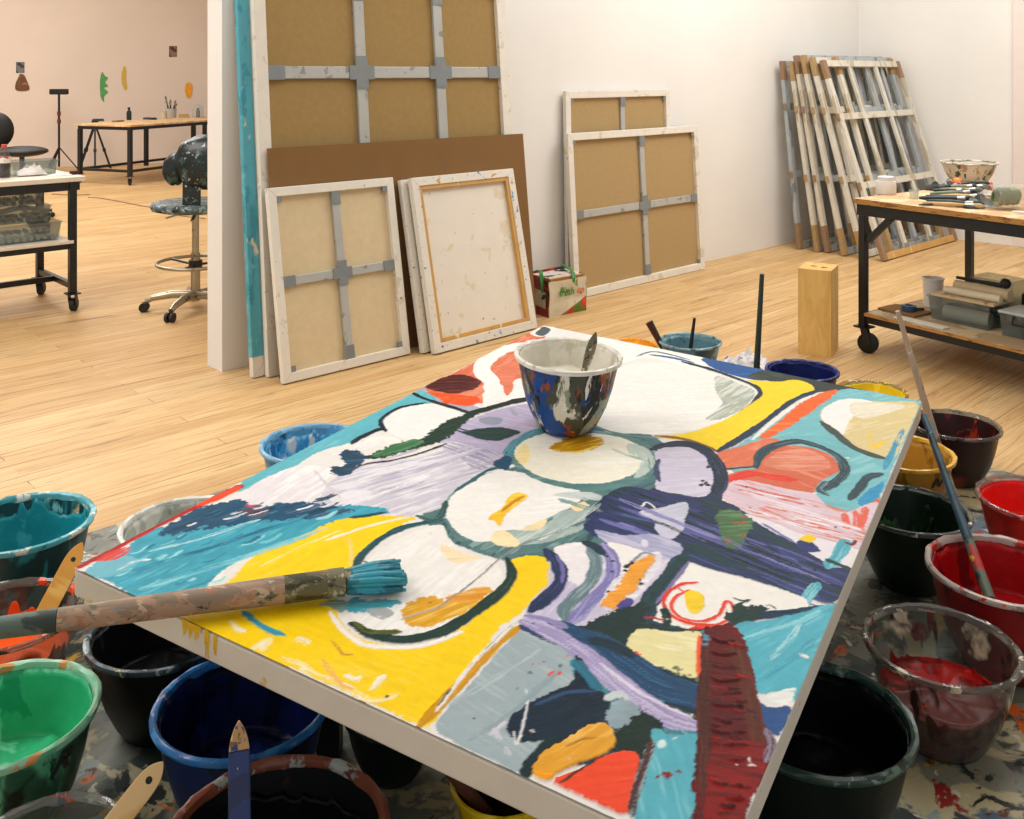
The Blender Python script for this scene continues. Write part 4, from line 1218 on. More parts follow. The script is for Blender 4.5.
def small_brush(label, p, yaw, L=.28, handle=M_DARKBR, hair=M_GREYBR, r=.007, group='brushes lying on the right work table', lift=0.0, tilt=0.0):
    o = thing('paintbrush', label, 'brush', (p[0], p[1], p[2] + r * 1.4 + lift), group=group, rot=(0, tilt, yaw))
    MB().tube([(0, 0, 0), (.02, 0, 0), (L * .45, 0, 0), (L * .68, 0, 0)], [r * .5, r * .8, r * 1.2, r * .9], 10).build('handle', handle, o, smooth='auto')
    MB().tube([(L * .68, 0, 0), (L * .82, 0, 0)], [r * .95, r * 1.35], 10).build('ferrule', M_FERRULE, o, smooth='auto')
    MB().tube([(L * .82, 0, 0), (L * .92, 0, 0), (L, 0, 0)], [r * 1.35, r * 1.5, r * .5], 10).build('bristles', hair, o, smooth='auto')
    return o
rng = random.Random(11)
for k in range(16):
    p = on_rt(919 + (k % 8) * 3.6 + rng.uniform(-1.5, 1.5), 206.5 - (k % 8) * 1.3 - (k // 8) * 3.0 + rng.uniform(-.6, .6))
    small_brush('thin paintbrush in the loose pile left of the gloves on the right work table', p, math.radians(-14 + rng.uniform(-26, 34)), .24 + rng.uniform(0, .09),
                [M_DARKBR, M_TAN, M_DARKBR, M_GREENBR][k % 4], [M_GREYBR, M_BRISTLE, M_RUBBER][k % 3], .006 + .0035 * (k % 3), lift=.012 * (k // 8))
for k in range(8):
    p = on_rt(934 + k * 3.4 + rng.uniform(-2, 2), 198 - k * .9 + rng.uniform(-1, 1))
    small_brush('stubby paint-caked brush lying across the back of the pile on the right work table', p, math.radians(20 + rng.uniform(-40, 60)), .17 + rng.uniform(0, .08),
                [M_DARKBR, M_RUBBER, M_TAN, M_GREENBR][k % 4], [M_GREYBR, M_RUBBER][k % 2], .011 + .003 * (k % 2), 'stubby brushes behind the pile on the right work table', lift=.024)
def rag(name, label, cat, px, py, z, sx, sy, sz, m, seed, lump=.9, rz=0):
    p = at(px, py, z)
    mb = MB(); N = 26
    vs, fs = [], []
    for j in range(N):
        for i in range(N):
            u, v = i / (N - 1) * 2 - 1, j / (N - 1) * 2 - 1
            r = math.hypot(u, v)
            q = mnoise.noise(Vector((u * 2.1 + seed, v * 2.1, 0))) * .5 + mnoise.noise(Vector((u * 5 + seed, v * 5, 3))) * .25
            k = 1 + .25 * mnoise.noise(Vector((u * 1.3, v * 1.3, seed)))
            # ridged folds that fall to the table at the edge
            zz = max(0.0, (1 - r * r * .62)) * (.45 + .9 * abs(q) + .35 * q)
            vs.append((u * sx * k * (1 - .12 * abs(v)), v * sy * k * (1 - .12 * abs(u)), max(.003, zz * sz)))
            
    for j in range(N - 1):
        for i in range(N - 1):
            a = j * N + i
            fs.append((a, a + 1, a + N + 1, a + N))
    n = len(vs)
    vs2 = vs + [(x, y, 0.0) for x, y, z_ in vs]
    fs2 = fs + [tuple(n + i for i in f[::-1]) for f in fs]
    rim = [i for i in range(N)] + [j * N + N - 1 for j in range(1, N)] + [(N - 1) * N + i for i in range(N - 2, -1, -1)] + [j * N for j in range(N - 2, 0, -1)]
    for k in range(len(rim)):
        a, b = rim[k], rim[(k + 1) % len(rim)]
        fs2.append((b, a, n + a, n + b))
    mb.add(vs2, fs2)
    o = mb.build(name, m, None, smooth='auto')
    o.location = p; o.rotation_euler = (0, 0, rz)
    return tag(o, label, cat)

M_DARKRAG = spattered('dark_stained_rag', '#2c312e', [('#7e8076', 12, .58, (1, 1, 1)), ('#c8c2b4', 15, .66, (1, 1, 1))], .8, .3)
M_PALERAG = spattered('pale_grey_rag', '#cfc9bf', [('#8b8f8a', 9, .6, (1, 1, 1)), ('#5c7f5a', 14, .72, (1, 1, 1))], .8, .3)
rag('pair_of_gloves', 'crumpled dark work gloves stained with pale paint in the middle of the right work table', 'gloves', 979, 206, .825, .07, .13, .07, M_DARKRAG, 3.0, rz=RYAW)
rag('paper_towel', 'crumpled pale paper towel behind the dark gloves on the right work table', 'paper', 994, 197, .825, .08, .12, .06, M_PALERAG, 8.0, rz=.4)
rag('paint_rag', 'small dark rag beside the brush pile at the back of the right work table', 'rag', 937, 190, .825, .07, .08, .06, M_DARKRAG, 5.0, rz=.8)

def bottle_lying():
    p = on_rt(973, 192)
    r = .032
    o = thing('spray_bottle', 'black bottle with red cap lying at the back of the right work table', 'bottle', (p.x, p.y, .825 + r + .05), rot=(0, 0, math.radians(5)))
    o.location.z = .825 + r
    q = on_rt(974, 192); o.location.x, o.location.y = q.x, q.y
    MB().tube([(-.085, 0, 0), (-.082, 0, 0), (.075, 0, 0), (.08, 0, 0)], [r * .9, r, r, r * .9], 22).build('body', plain('black_bottle_plastic', '#17211d', .25), o, smooth='auto')
    MB().tube([(-.125, 0, 0), (-.12, 0, 0), (-.086, 0, 0)], [r * .7, r * .95, r * 1.0], 22).build('cap', plain('red_cap_plastic', '#d23a2c', .4), o, smooth='auto')
    MB().tube([(.081, 0, 0), (.10, 0, 0)], [r * .8, r * .8], 22).build('base_ring', plain('red_cap_plastic', '#d23a2c', .4), o, smooth='auto')
bottle_lying()
o = MB().ball((0, 0, .028), .030, 16, (1, 1, .95), .25, 4).build('lump_of_orange_paint', plain('bright_orange_paint', '#f08a24', .4), None, smooth=True)
place(tag(o, 'bright orange lump standing against the bottle with red cap', 'paint'), on_rt(957, 187))

def twine():
    p = on_rt(1006, 209)
    o = thing('roll_of_twine', 'loose roll of green netting wrapped in clear film at the table front edge', 'roll', (p.x, p.y, .825 + .063), RYAW + 1.1)
    mb = MB()
    for k in range(11):
        rr_ = .036 + .002 * (k % 3)
        x = -.05 + k * .01
        mb.tube([(x + .004 * math.sin(a * 3), rr_ * math.cos(a), rr_ * math.sin(a)) for a in [2 * PI * i / 22 for i in range(23)]], .0055, 6)
    mb.build('netting', spattered('green_netting', '#5d7a3c', [('#a8b07a', 20, .55, (1, 1, 1))], .7), o, smooth='auto')
    MB().tube([(-.10, 0, 0), (-.085, 0, 0), (.10, 0, 0), (.13, 0, .01)], [.060, .058, .060, .030], 22, cap=False).build('film', clear_plastic('cloudy_film', '#f1efe8', .2, veil=.22), o, smooth='auto')
twine()
small_brush('white rag-wrapped brush lying at the far right of the work table front edge', on_rt(1012, 214), math.radians(-40), .2, M_WHITEP, M_GREYBR, .008)

# ---- lower shelf of the right table
SZ = .2225
def tub(name, label, px, py, r, h, m, lid=False):
    p = at(px, py, SZ)
    o = thing(name, label, 'tub', p)
    MB().lathe([(0, 0), (r * .86, 0), (r * .98, h * .94), (r * 1.06, h * .95), (r * 1.06, h), (r * .93, h), (r * .82, .006), (0, .006)], 32).build('body', m, o, smooth='auto')
    MB().box((r * .93, 0, h * .6), (.012, .05, .035)).build('label_patch', M_RUBBER, o)
    return o
tub('plastic_tub', 'white round plastic tub left of the long clear box on the lower shelf', 933, 306, .055, .155, M_WHITEP)

def clear_box(name, label, px, py, w, d, h, yaw, fill=(), lid=None, group=None, z=SZ, tint='#dfe4e2', handle=False, cat='box'):
    p = at(px, py, z)
    o = thing(name, label, cat, p, yaw, group)
    t = .004
    mb = MB()
    k = .92
    def ring(s, z_):
        return [(-w / 2 * s, -d / 2 * s, z_), (w / 2 * s, -d / 2 * s, z_), (w / 2 * s, d / 2 * s, z_), (-w / 2 * s, d / 2 * s, z_)]
    vs = ring(k, 0) + ring(1, h) + ring(1.05, h) + ring(1.05, h + .008) + ring(.985, h + .008) + ring(k - .02, t)
    fs = [(3, 2, 1, 0)]
    for a in range(5):
        for i in range(4):
            fs.append((a * 4 + i, a * 4 + (i + 1) % 4, a * 4 + 4 + (i + 1) % 4, a * 4 + 4 + i))
    fs.append((20, 21, 22, 23))
    mb.add(vs, fs).build('box', clear_plastic('clear_box_plastic', tint, .12, veil=.07), o)
    if lid:
        MB().span((-w / 2 * 1.06, -d / 2 * 1.06, h + .009), (w / 2 * 1.06, d / 2 * 1.06, h + .022)).build('lid', lid, o, bevel=.004)
    if handle:
        MB().tube([(-w * .2, -d / 2 * 1.06, h + .005), (-w * .2, -d / 2 * 1.06 - .012, h - .03), (w * .2, -d / 2 * 1.06 - .012, h - .03), (w * .2, -d / 2 * 1.06, h + .005)], .006, 8).build('handle', M_RUBBER, o)
    return o
pr = at(968, 322, SZ)
def rt_off(x, y, z):
    return Vector((pr.x, pr.y, z)) + RX * x + RY * y
clear_box('storage_box', 'long clear storage box with teal cloth and a white roll inside on the lower shelf', 968, 322, .33, .18, .115, RYAW)
o = MB().tube([(-.11, 0, 0), (.12, 0, 0)], .034, 20).build('paper_roll', plain('off_white_paper', '#ddd3c0', .8, var=.05), None, smooth='auto')
o.location = rt_off(.01, -.03, SZ + .040); o.rotation_euler = (0, 0, RYAW + .10); tag(o, 'white paper roll lying inside the long clear storage box', 'roll')
o = MB().box((0, 0, .032), (.27, .05, .064)).build('folded_cloth', plain('teal_cloth', '#2f565c', .9, var=.2), None, bevel=.012)
o.location = rt_off(0, .045, SZ + .006); o.rotation_euler = (0, 0, RYAW); tag(o, 'folded teal cloth inside the long clear storage box', 'cloth')
o = MB().box((0, 0, .006), (.33, .20, .012)).build('cardboard_sheet', spattered('frayed_card', '#c9b18c', [('#8c7452', 18, .58, (1, 1, 1)), ('#e6d8bc', 24, .6, (1, 1, 1))], .8), None, bevel=.002)
o.location = rt_off(.02, 0, SZ + .1245); o.rotation_euler = (0, 0, RYAW + .04); tag(o, 'frayed beige card sheet lying on the long clear storage box', 'card')
for (dx, dy, L, r_, lab, hx) in ((.06, .03, .29, .030, 'thick beige paper roll lying on the frayed card sheet', '#cdb891'), (.05, -.045, .29, .019, 'thin pale paper roll in front of the thick beige one', '#d8ccb0')):
    o = MB().tube([(-L / 2, 0, 0), (L / 2, 0, 0)], r_, 20).build('paper_roll', plain('paper_' + hx[1:], hx, .8, var=.08), None, smooth='auto')
    o.location = rt_off(dx, dy, SZ + .138 + r_); o.rotation_euler = (0, 0, RYAW + (.0 if r_ > .02 else .05)); tag(o, lab, 'roll')
o = thing('hand_tool', 'dark handled tool with a round knob lying across the beige paper roll', 'tool', rt_off(.06, .03, SZ + .199), RYAW)
MB().tube([(-.14, 0, .012), (0, 0, .012), (.10, 0, .012)], [.008, .010, .012], 12).build('shaft', M_RUBBER, o, smooth='auto')
MB().ball((.12, 0, .026), .026, 14).build('knob', M_RUBBER, o, smooth=True)
q = rt_off(.345, -.01, SZ)
o = clear_box('storage_box', 'clear storage box with a black carrying handle at the right edge of the lower shelf', 1010, 335, .24, .19, .10, RYAW, lid=plain('pale_grey_box_lid', '#b9c0c0', .4), handle=True)
o.location = q
o = clear_box('storage_box', 'empty clear box standing at the back of the lower shelf behind the rolls', 968, 298, .20, .16, .20, RYAW)
o.location = rt_off(.03, .23, SZ)
o = thing('equipment_case', 'black equipment case on the lower shelf behind the box with handle', 'case', rt_off(.36, .23, SZ), RYAW)
MB().span((-.16, -.10, 0), (.16, .10, .17)).build('body', M_RUBBER, o, bevel=.012)
MB().tube([(-.05, -.101, .12), (-.045, -.125, .125), (.045, -.125, .125), (.05, -.101, .12)], .007, 8).build('handle', M_RUBBER, o)
o = clear_box('storage_box', 'pale clear tray resting on the black equipment case at the right edge', 1020, 318, .26, .18, .09, RYAW, z=SZ)
o.location = rt_off(.36, .23, SZ + .171)
o = thing('black_pouch', 'dark pouch lying in the pale clear tray', 'pouch', rt_off(.36, .23, SZ + .178), RYAW)
MB().ball((0, 0, .047), .042, 16, (1.7, 1.1, 1.0), .2, 6).build('body', M_RUBBER, o, smooth=True)
MB().tube([(-.04, 0, .08), (-.03, 0, .13), (.03, 0, .13), (.04, 0, .08)], .006, 8).build('strap', M_RUBBER, o)
o = MB().span((-.11, -.08, 0), (.11, .08, .012)).build('hardboard_offcut', M_HARD, None, bevel=.002)
place(tag(o, 'small brown board lying near the left end of the lower shelf', 'board'), RTA + RX * .17 + RY * .20 + Vector((0, 0, SZ - .825)), RYAW)
o = thing('tape_roll', 'blue crumpled roll of tape on the small brown board', 'tape', RTA + RX * .20 + RY * .19 + Vector((0, 0, SZ + .0125 - .825)))
MB().lathe([(.020, 0), (.037, 0), (.038, .015), (.037, .03), (.020, .03), (.019, .015), (.020, 0)], 26).build('ring', spattered('blue_tape', '#2e4560', [('#7f93a4', 22, .6, (1, 1, 1))], .4), o, smooth='auto')
MB().bar((.036, 0, .010), (.09, .02, .003), .004, .016).build('loose_end', plain('blue_tape_end', '#33475c', .4), o)
o = MB().span((-.14, -.03, 0), (.14, .03, .008)).build('white_strip', spattered('scuffed_white_panel', '#d8d0bf', [('#8a7a5c', 16, .66, (1, 1, 1))], .6), None, bevel=.002)
place(tag(o, 'white scuffed strip lying along the front edge of the lower shelf', 'board'), RTA + RX * .36 + RY * .055 + Vector((0, 0, SZ - .825)), RYAW)

# ------------------------------------------------------------------ paint-splattered bowl at the back of the right table is made with the other bowls
# ------------------------------------------------------------------ grocery bag
def grocery_bag():
    a = at(549, 318)
    r_ = at(587, 310); l_ = at(533.5, 311.5)
    yaw = math.atan2(r_.y - a.y, r_.x - a.x)
    root = thing('grocery_bag', 'small red and beige shopping bag with green handles beside the leaning canvases', 'bag', a, yaw)
    w, d, h = .315, .215, .215
    def wobble(x, y, z):
        return Vector((x + .008 * mnoise.noise(Vector((x * 14, y * 14, z * 14))), y + .010 * mnoise.noise(Vector((x * 12 + 5, y * 12, z * 12))), z))
    def panel(fn, n=12, th=.003, out=(0, -1, 0)):
        vs, fs = [], []
        for j in range(n + 1):
            for i in range(n + 1):
                vs.append(wobble(*fn(i / n, j / n)))
        m = len(vs); o = Vector(out) * th
        vs += [v - o for v in vs]
        for j in range(n):
            for i in range(n):
                q = j * (n + 1) + i
                f = (q, q + 1, q + n + 2, q + n + 1)
                fs += [f, tuple(m + k for k in f[::-1])]
        rim = list(range(n)) + [n + j * (n + 1) for j in range(n)] + [n * (n + 1) + n - i for i in range(n)] + [(n - j) * (n + 1) for j in range(n)]
        for k in range(len(rim)):
            p_, q_ = rim[k], rim[(k + 1) % len(rim)]
            fs.append((p_, q_, m + q_, m + p_))
        return MB().add(vs, fs)
    t = NT('printed_bag_front')
    tc = t.n('ShaderNodeTexCoord'); sx = t.n('ShaderNodeSeparateXYZ'); t.l(tc.outputs['Object'], sx.inputs[0])
    beige = t.ramp(t.noise(9), [(.3, lin('#c9bfa2')), (.7, lin('#dbd3b8'))])
    # tomatoes along the lower right, leaves along the lower left
    vor = t.n('ShaderNodeTexVoronoi'); vor.inputs['Scale'].default_value = 13
    t.l(tc.outputs['Object'], vor.inputs['Vector'])
    low = t.n('ShaderNodeMath', operation='MULTIPLY_ADD'); t.l(sx.outputs[0], low.inputs[0]); low.inputs[1].default_value = .42; low.inputs[2].default_value = -.035
    dif = t.n('ShaderNodeMath', operation='SUBTRACT'); t.l(low.outputs[0], dif.inputs[0]); t.l(sx.outputs[2], dif.inputs[1])
    fm = t.mask(dif.outputs[0], .0, .006)
    red = t.ramp(vor.outputs[0], [(.15, lin('#e2523a')), (.5, lin('#c02a1c')), (.7, lin('#5e7a2c'))])
    col = t.mix(fm, beige, red)
    lm = t.mask(t.noise(16, offset=(3, 0, 0)), .58, .62)
    xm = t.mask(sx.outputs[0], .09, .05)
    mm = t.n('ShaderNodeMath', operation='MULTIPLY'); t.l(lm, mm.inputs[0]); t.l(xm, mm.inputs[1])
    col = t.mix(mm.outputs[0], col, rgba('#7c8c4c'))
    mf = t.done(t.bsdf(col, .45, spec=.4))
    ms = spattered('printed_bag_side', '#8e2a20', [('#1c2418', 6, .52, (1, 1, 1)), ('#c6573c', 11, .6, (1, 1, 1)), ('#2e5a28', 9, .66, (1, 1, 1))], .45, .1)
    fr = panel(lambda u, v: (w * u * (.98 + .04 * v), .0, h * v), out=(0, -1, 0)).build('front_panel', mf, root, smooth='auto')
    panel(lambda u, v: (0.0, d * u, h * v * (1 + .12 * u)), out=(-1, 0, 0)).build('side_panel', ms, root, smooth='auto')
    panel(lambda u, v: (w, d * u, h * v), out=(1, 0, 0)).build('side_panel', ms, root, smooth='auto')
    panel(lambda u, v: (w * u, d, (h + .03) * v), out=(0, 1, 0)).build('back_panel', ms, root, smooth='auto')
    MB().span((.004, .004, .001), (w - .004, d - .004, .004)).build('bottom_panel', ms, root)
    # pale price panel printed on the side
    MB().add([(-.004, .03, .05), (-.004, .03, .15), (-.004, .13, .16), (-.004, .13, .06), (-.001, .03, .05), (-.001, .03, .15), (-.001, .13, .16), (-.001, .13, .06)],
             [(0, 1, 2, 3), (7, 6, 5, 4), (0, 4, 5, 1), (1, 5, 6, 2), (2, 6, 7, 3), (3, 7, 4, 0)]).build('printed_patch', plain('pale_print', '#b9a98a', .6, var=.25, scale=40), root)
    def letters(txt, hx, x, z, size):
        cu = bpy.data.curves.new('letters', 'FONT'); cu.body = txt; cu.size = size; cu.extrude = .0006; cu.shear = .15; cu.offset = .0012
        tmp = bpy.data.objects.new('tmp', cu); COL.objects.link(tmp)
        dg = bpy.context.evaluated_depsgraph_get()
        me = bpy.data.meshes.new_from_object(tmp.evaluated_get(dg))
        bpy.data.objects.remove(tmp)
        o = bpy.data.objects.new('lettering', me); COL.objects.link(o)
        me.materials.clear(); me.materials.append(plain('print_' + hx[1:], hx, .5))
        o.parent = root; o.location = (x, -.010, z); o.rotation_euler = (PI / 2, 0, 0)
    letters('fresh', '#2f7d2c', .075, .120, .062)
    letters('co', '#e2603a', .222, .120, .062)
    gm = plain('green_webbing', '#2f7a34', .6)
    for x in (.05, .20):
        pts = [(x, .004, .16), (x, -.005, .215), (x + .02, .02, .243), (x + .045, .07, .25), (x + .055, .12, .262), (x + .05, .165, .268)] if x > .1 else [(-.006, .05, .15), (-.010, .055, .21), (-.006, .065, .255), (.012, .09, .272), (.015, .13, .268), (.004, .17, .25)]
        mb = MB()
        for i in range(len(pts) - 1):
            mb.bar(pts[i], pts[i + 1], .024, .004, up=(0, -.5, 1))
        mb.build('handle', gm, root)
    # small canvases standing in the bag
    for k in range(3):
        z0 = .012 + k * .085
        p = Matrix.Rotation(yaw, 4, 'Z') @ Vector((.013 + .004 * k, .014, 0))
        o = thing('small_canvas', ['small wooden-edged canvas at the bottom inside the shopping bag', 'small wooden-edged canvas in the middle of the pile in the shopping bag', 'small wooden-edged canvas with a collage face on top in the shopping bag'][k], 'canvas', (a.x + p.x, a.y + p.y, z0), yaw, 'small canvases in the shopping bag')
        ww, dd = w - .034, d - .03
        MB().span((0, 0, 0), (ww, dd, .078 if k < 2 else .048)).build('wooden_edge', plain('orange_wood_edge', '#a96f2c', .6, var=.15), o, bevel=.002)
        MB().span((.004, .004, .078 if k < 2 else .048), (ww - .004, dd - .004, .082 if k < 2 else .052)).build('face', spattered('collage_face', '#d6cbbd', [('#20242a', 12, .56, (1, 1, 1)), ('#d98a94', 9, .6, (1, 1, 1)), ('#3f6a94', 14, .66, (1, 1, 1)), ('#e9e4d8', 10, .63, (1, 1, 1))], .5), o)
grocery_bag()

# ------------------------------------------------------------------ cart at the left
def left_cart():
    a = at(76, 311)                        # near right leg on the floor
    yaw = math.radians(43)
    root = thing('tool_cart', 'black steel cart with white shelf boards holding boxes, at the left edge', 'table', (a.x, a.y, 0), yaw)
    # local x runs right along the long side, so the cart extends to -x; y runs away
    L, Dp = 1.7, .62
    T = .845
    MB().span((-L, -.03, T - .03), (.05, Dp + .03, T)).build('top_board', plain('dirty_white_board', '#e2d6c2', .5, var=.06), root, bevel=.003)
    MB().span((-L + .02, -.012, T - .085), (.02, .02, T - .03)).span((-L + .02, Dp - .02, T - .085), (.02, Dp + .012, T - .03)).span((-.02, .02, T - .085), (.02, Dp - .02, T - .03)).build('apron', M_BLACKC, root, bevel=.002)
    for x in (-.022, -L + .06):
        for y in (.0, Dp):
            MB().span((x - .022, y - .022, .12), (x + .022, y + .022, T - .03)).build('leg', M_BLACKC, root, bevel=.003)
            caster(root, x, y, .8, .042)
    MB().span((-L + .08, -.012, .395), (-.044, .02, .43)).span((-L + .08, Dp - .02, .395), (-.044, Dp + .012, .43)).build('shelf_rail', M_BLACKC, root, bevel=.002)
    MB().span((-L + .08, -.025, .43), (-.02, Dp + .02, .45)).build('shelf_board', plain('dirty_white_board', '#e2d6c2', .5), root, bevel=.003)
    MB().span((-.038, .022, .145), (-.006, Dp - .022, .18)).span((-L + .044, .022, .145), (-L + .076, Dp - .022, .18)).span((-L + .076, Dp / 2 - .016, .145), (-.038, Dp / 2 + .016, .18)).build('stretcher', M_BLACKC, root, bevel=.002)
    R = Matrix.Translation(a) @ Matrix.Rotation(yaw, 4, 'Z')
    return R, yaw
LC, LYAW = left_cart()
def lc(x, y, z):
    return LC @ Vector((x, y, z))
# on top of the cart
def cola():
    p = at(4, 177.5, .845)
    o = thing('soda_bottle', 'half full soda bottle with a red cap at the left end of the cart', 'bottle', p)
    MB().lathe([(0, 0), (.034, 0), (.038, .008), (.036, .05), (.038, .09), (.037, .12), (.022, .165), (.014, .18), (.014, .188), (0, .188)], 28).build('body', clear_plastic('clear_bottle', '#e8e4e0', .05, veil=.05), o, smooth='auto')
    MB().lathe([(0, .004), (.032, .004), (.035, .012), (.034, .05), (.035, .088), (0, .088)], 28).build('drink', plain('dark_soda', '#1c0e0c', .2), o, smooth='auto')
    MB().lathe([(.0385, .092), (.0392, .094), (.0385, .13), (.0375, .131)], 28).build('paper_label', spattered('red_and_white_label', '#e6dcd6', [('#c22a2a', 22, .5, (1, 1, 1))], .5), o, smooth='auto')
    MB().lathe([(0, .205), (.016, .205), (.017, .184), (0, .184)], 20).build('cap', plain('red_cap_plastic', '#d23a2c', .4), o, smooth='auto')
cola()
clear_box('plastic_tub', 'clear plastic tub full of crumpled white tissue on top of the cart', 31, 174.5, .27, .17, .085, LYAW, z=.845)
o = rag('tissue_heap', 'crumpled white tissue heaped in the clear tub on the cart', 'tissue', 31, 174.5, .852, .085, .05, .10, plain('white_tissue', '#e9e6e2', .8, var=.04), 21.0, rz=LYAW)
rag('paper_scrap', 'small white scraps of paper right of the clear tub on the cart', 'paper', 60, 175.5, .845, .07, .05, .025, plain('white_tissue', '#e9e6e2', .8), 31.0, rz=LYAW)
p = at(74, 174.5, .845)
place(tag(MB().box((0, 0, .012), (.05, .03, .024)).build('eraser', plain('dark_brown_rubber', '#3a2620', .7), None, bevel=.004), 'small dark eraser near the right end of the cart top', 'eraser'), p, LYAW)
# bins on its shelf
M_TUBED = plain('dark_tube_cap', '#1a2420', .45, var=.3)
M_TUBEW = plain('white_paint_tube', '#dcd9d2', .4, var=.05)
def tube_proto(label, group, m, cap, L=.12, r=.014):
    o = thing('paint_tube', label, 'tube', (0, 0, 0), group=group)
    MB().tube([(0, 0, 0), (L * .1, 0, 0), (L * .9, 0, 0), (L, 0, 0)], [r * .95, r, r, r * .6], 12).build('body', m, o, smooth='auto')
    MB().tube([(L, 0, 0), (L + .018, 0, 0)], [r * .75, r * .65], 12).build('cap', cap, o, smooth='auto')
    return o
def put(o, p, rz, ry=0):
    o.location = p; o.rotation_euler = (0, ry, rz)
bin_spec = (('lowest', .452, '#d8dcda'), ('middle', .573, '#d4d9d6'), ('upper', .680, '#d8dcda'))
for k, (nm, z, tn) in enumerate(bin_spec):
    c = lc(-.30 - .04 * k, .17, z)
    o = thing('clear_bin', '%s of the three clear bins piled on the cart shelf' % nm, 'bin', c, LYAW)
    w, d, h = (.46, .24, .11) if k == 0 else (.42, .22, .095)
    vs = []
    for s, z_ in ((.93, 0), (1, h), (1.03, h), (1.03, h + .006), (.985, h + .006), (.91, .004)):
        vs += [(-w / 2 * s, -d / 2 * s, z_), (w / 2 * s, -d / 2 * s, z_), (w / 2 * s, d / 2 * s, z_), (-w / 2 * s, d / 2 * s, z_)]
    fs = [(3, 2, 1, 0), (20, 21, 22, 23)]
    for a_ in range(5):
        for i in range(4):
            fs.append((a_ * 4 + i, a_ * 4 + (i + 1) % 4, a_ * 4 + 4 + (i + 1) % 4, a_ * 4 + 4 + i))
    MB().add(vs, fs).build('bin', clear_plastic('clear_box_plastic', tn, .12), o)
    proto = None
    R = Matrix.Translation(c) @ Matrix.Rotation(LYAW, 4, 'Z')
    n_, rows = (10, 2) if k == 0 else (9, 2)
    for j in range(rows):
        for i in range(n_):
            if proto is None:
                proto = tube_proto('white paint tube lying in the lowest clear bin on the cart' if k == 0 else 'dark capped paint tube standing in the %s clear bin on the cart' % nm,
                                   'tubes in the %s bin' % nm, M_TUBEW if k == 0 else M_TUBED, M_TUBEW if k == 0 else M_RUBBER, .068, .014)
                q = proto
            else:
                q = copy_tree(proto)
            x = -w * .40 + i * (w * .80 / (n_ - 1)); y = (-.090 if j == 0 else .002)
            put(q, R @ Vector((x, y, .020 + (.033 * (j) if k == 0 else 0.012 * j))), LYAW + PI / 2 + .18 * math.sin(i * 5 + j), 0)
        
o = thing('green_bundle', 'small green plant-like bundle beside the bins at the right end of the cart shelf', 'bundle', lc(-.07, .43, .452), LYAW)
mb = MB()
rr = random.Random(9)
for k in range(9):
    mb.ball((rr.uniform(-.07, .07), rr.uniform(-.05, .05), .05 + rr.uniform(0, .07)), rr.uniform(.028, .045), 10, (1, 1, 1), .5, k)
mb.build('leaves', spattered('dark_green_leaf', '#2f5a34', [('#4c8a42', 14, .5, (1, 1, 1))], .6), o, smooth=True)
MB().lathe([(0, 0), (.05, 0), (.055, .05), (0, .05)], 20).build('pot', M_RUBBER, o, smooth='auto')

# ------------------------------------------------------------------ black chair behind the cart
def dark_chair():
    p = at(8, 262)
    d = 10.0; r = ray(22, 0); p = Vector((r.x * d, d, 0))
    o = thing('office_chair', 'black upholstered office chair half hidden behind the cart', 'chair', p, math.radians(20))
    MB().ball((0, 0, 0), 1, 24, (.25, .25, .055)).moved(Matrix.Translation((0, 0, .69))).build('seat', M_RUBBER, o, smooth=True)
    MB().ball((0, 0, 0), 1, 24, (.17, .07, .19)).moved(Matrix.Translation((-.26, .16, .90))).build('backrest', M_RUBBER, o, smooth=True)
    MB().tube([(0, .05, .66), (-.16, .19, .68), (-.25, .20, .78)], .018, 10).build('back_bracket', M_BLACKC, o)
    MB().tube([(0, 0, .12), (0, 0, .65)], .025, 14).build('column', M_BLACKC, o)
    for k in range(5):
        a = 2 * PI * k / 5
        f = MB().tube([(0, 0, .12), (.28 * math.cos(a), .28 * math.sin(a), .075)], [.025, .016], 10).build('base_arm', M_BLACKC, o)
        MB().ball((.28 * math.cos(a), .28 * math.sin(a), .03), .029, 12).build('wheel', M_RUBBER, f, smooth=True)
dark_chair()

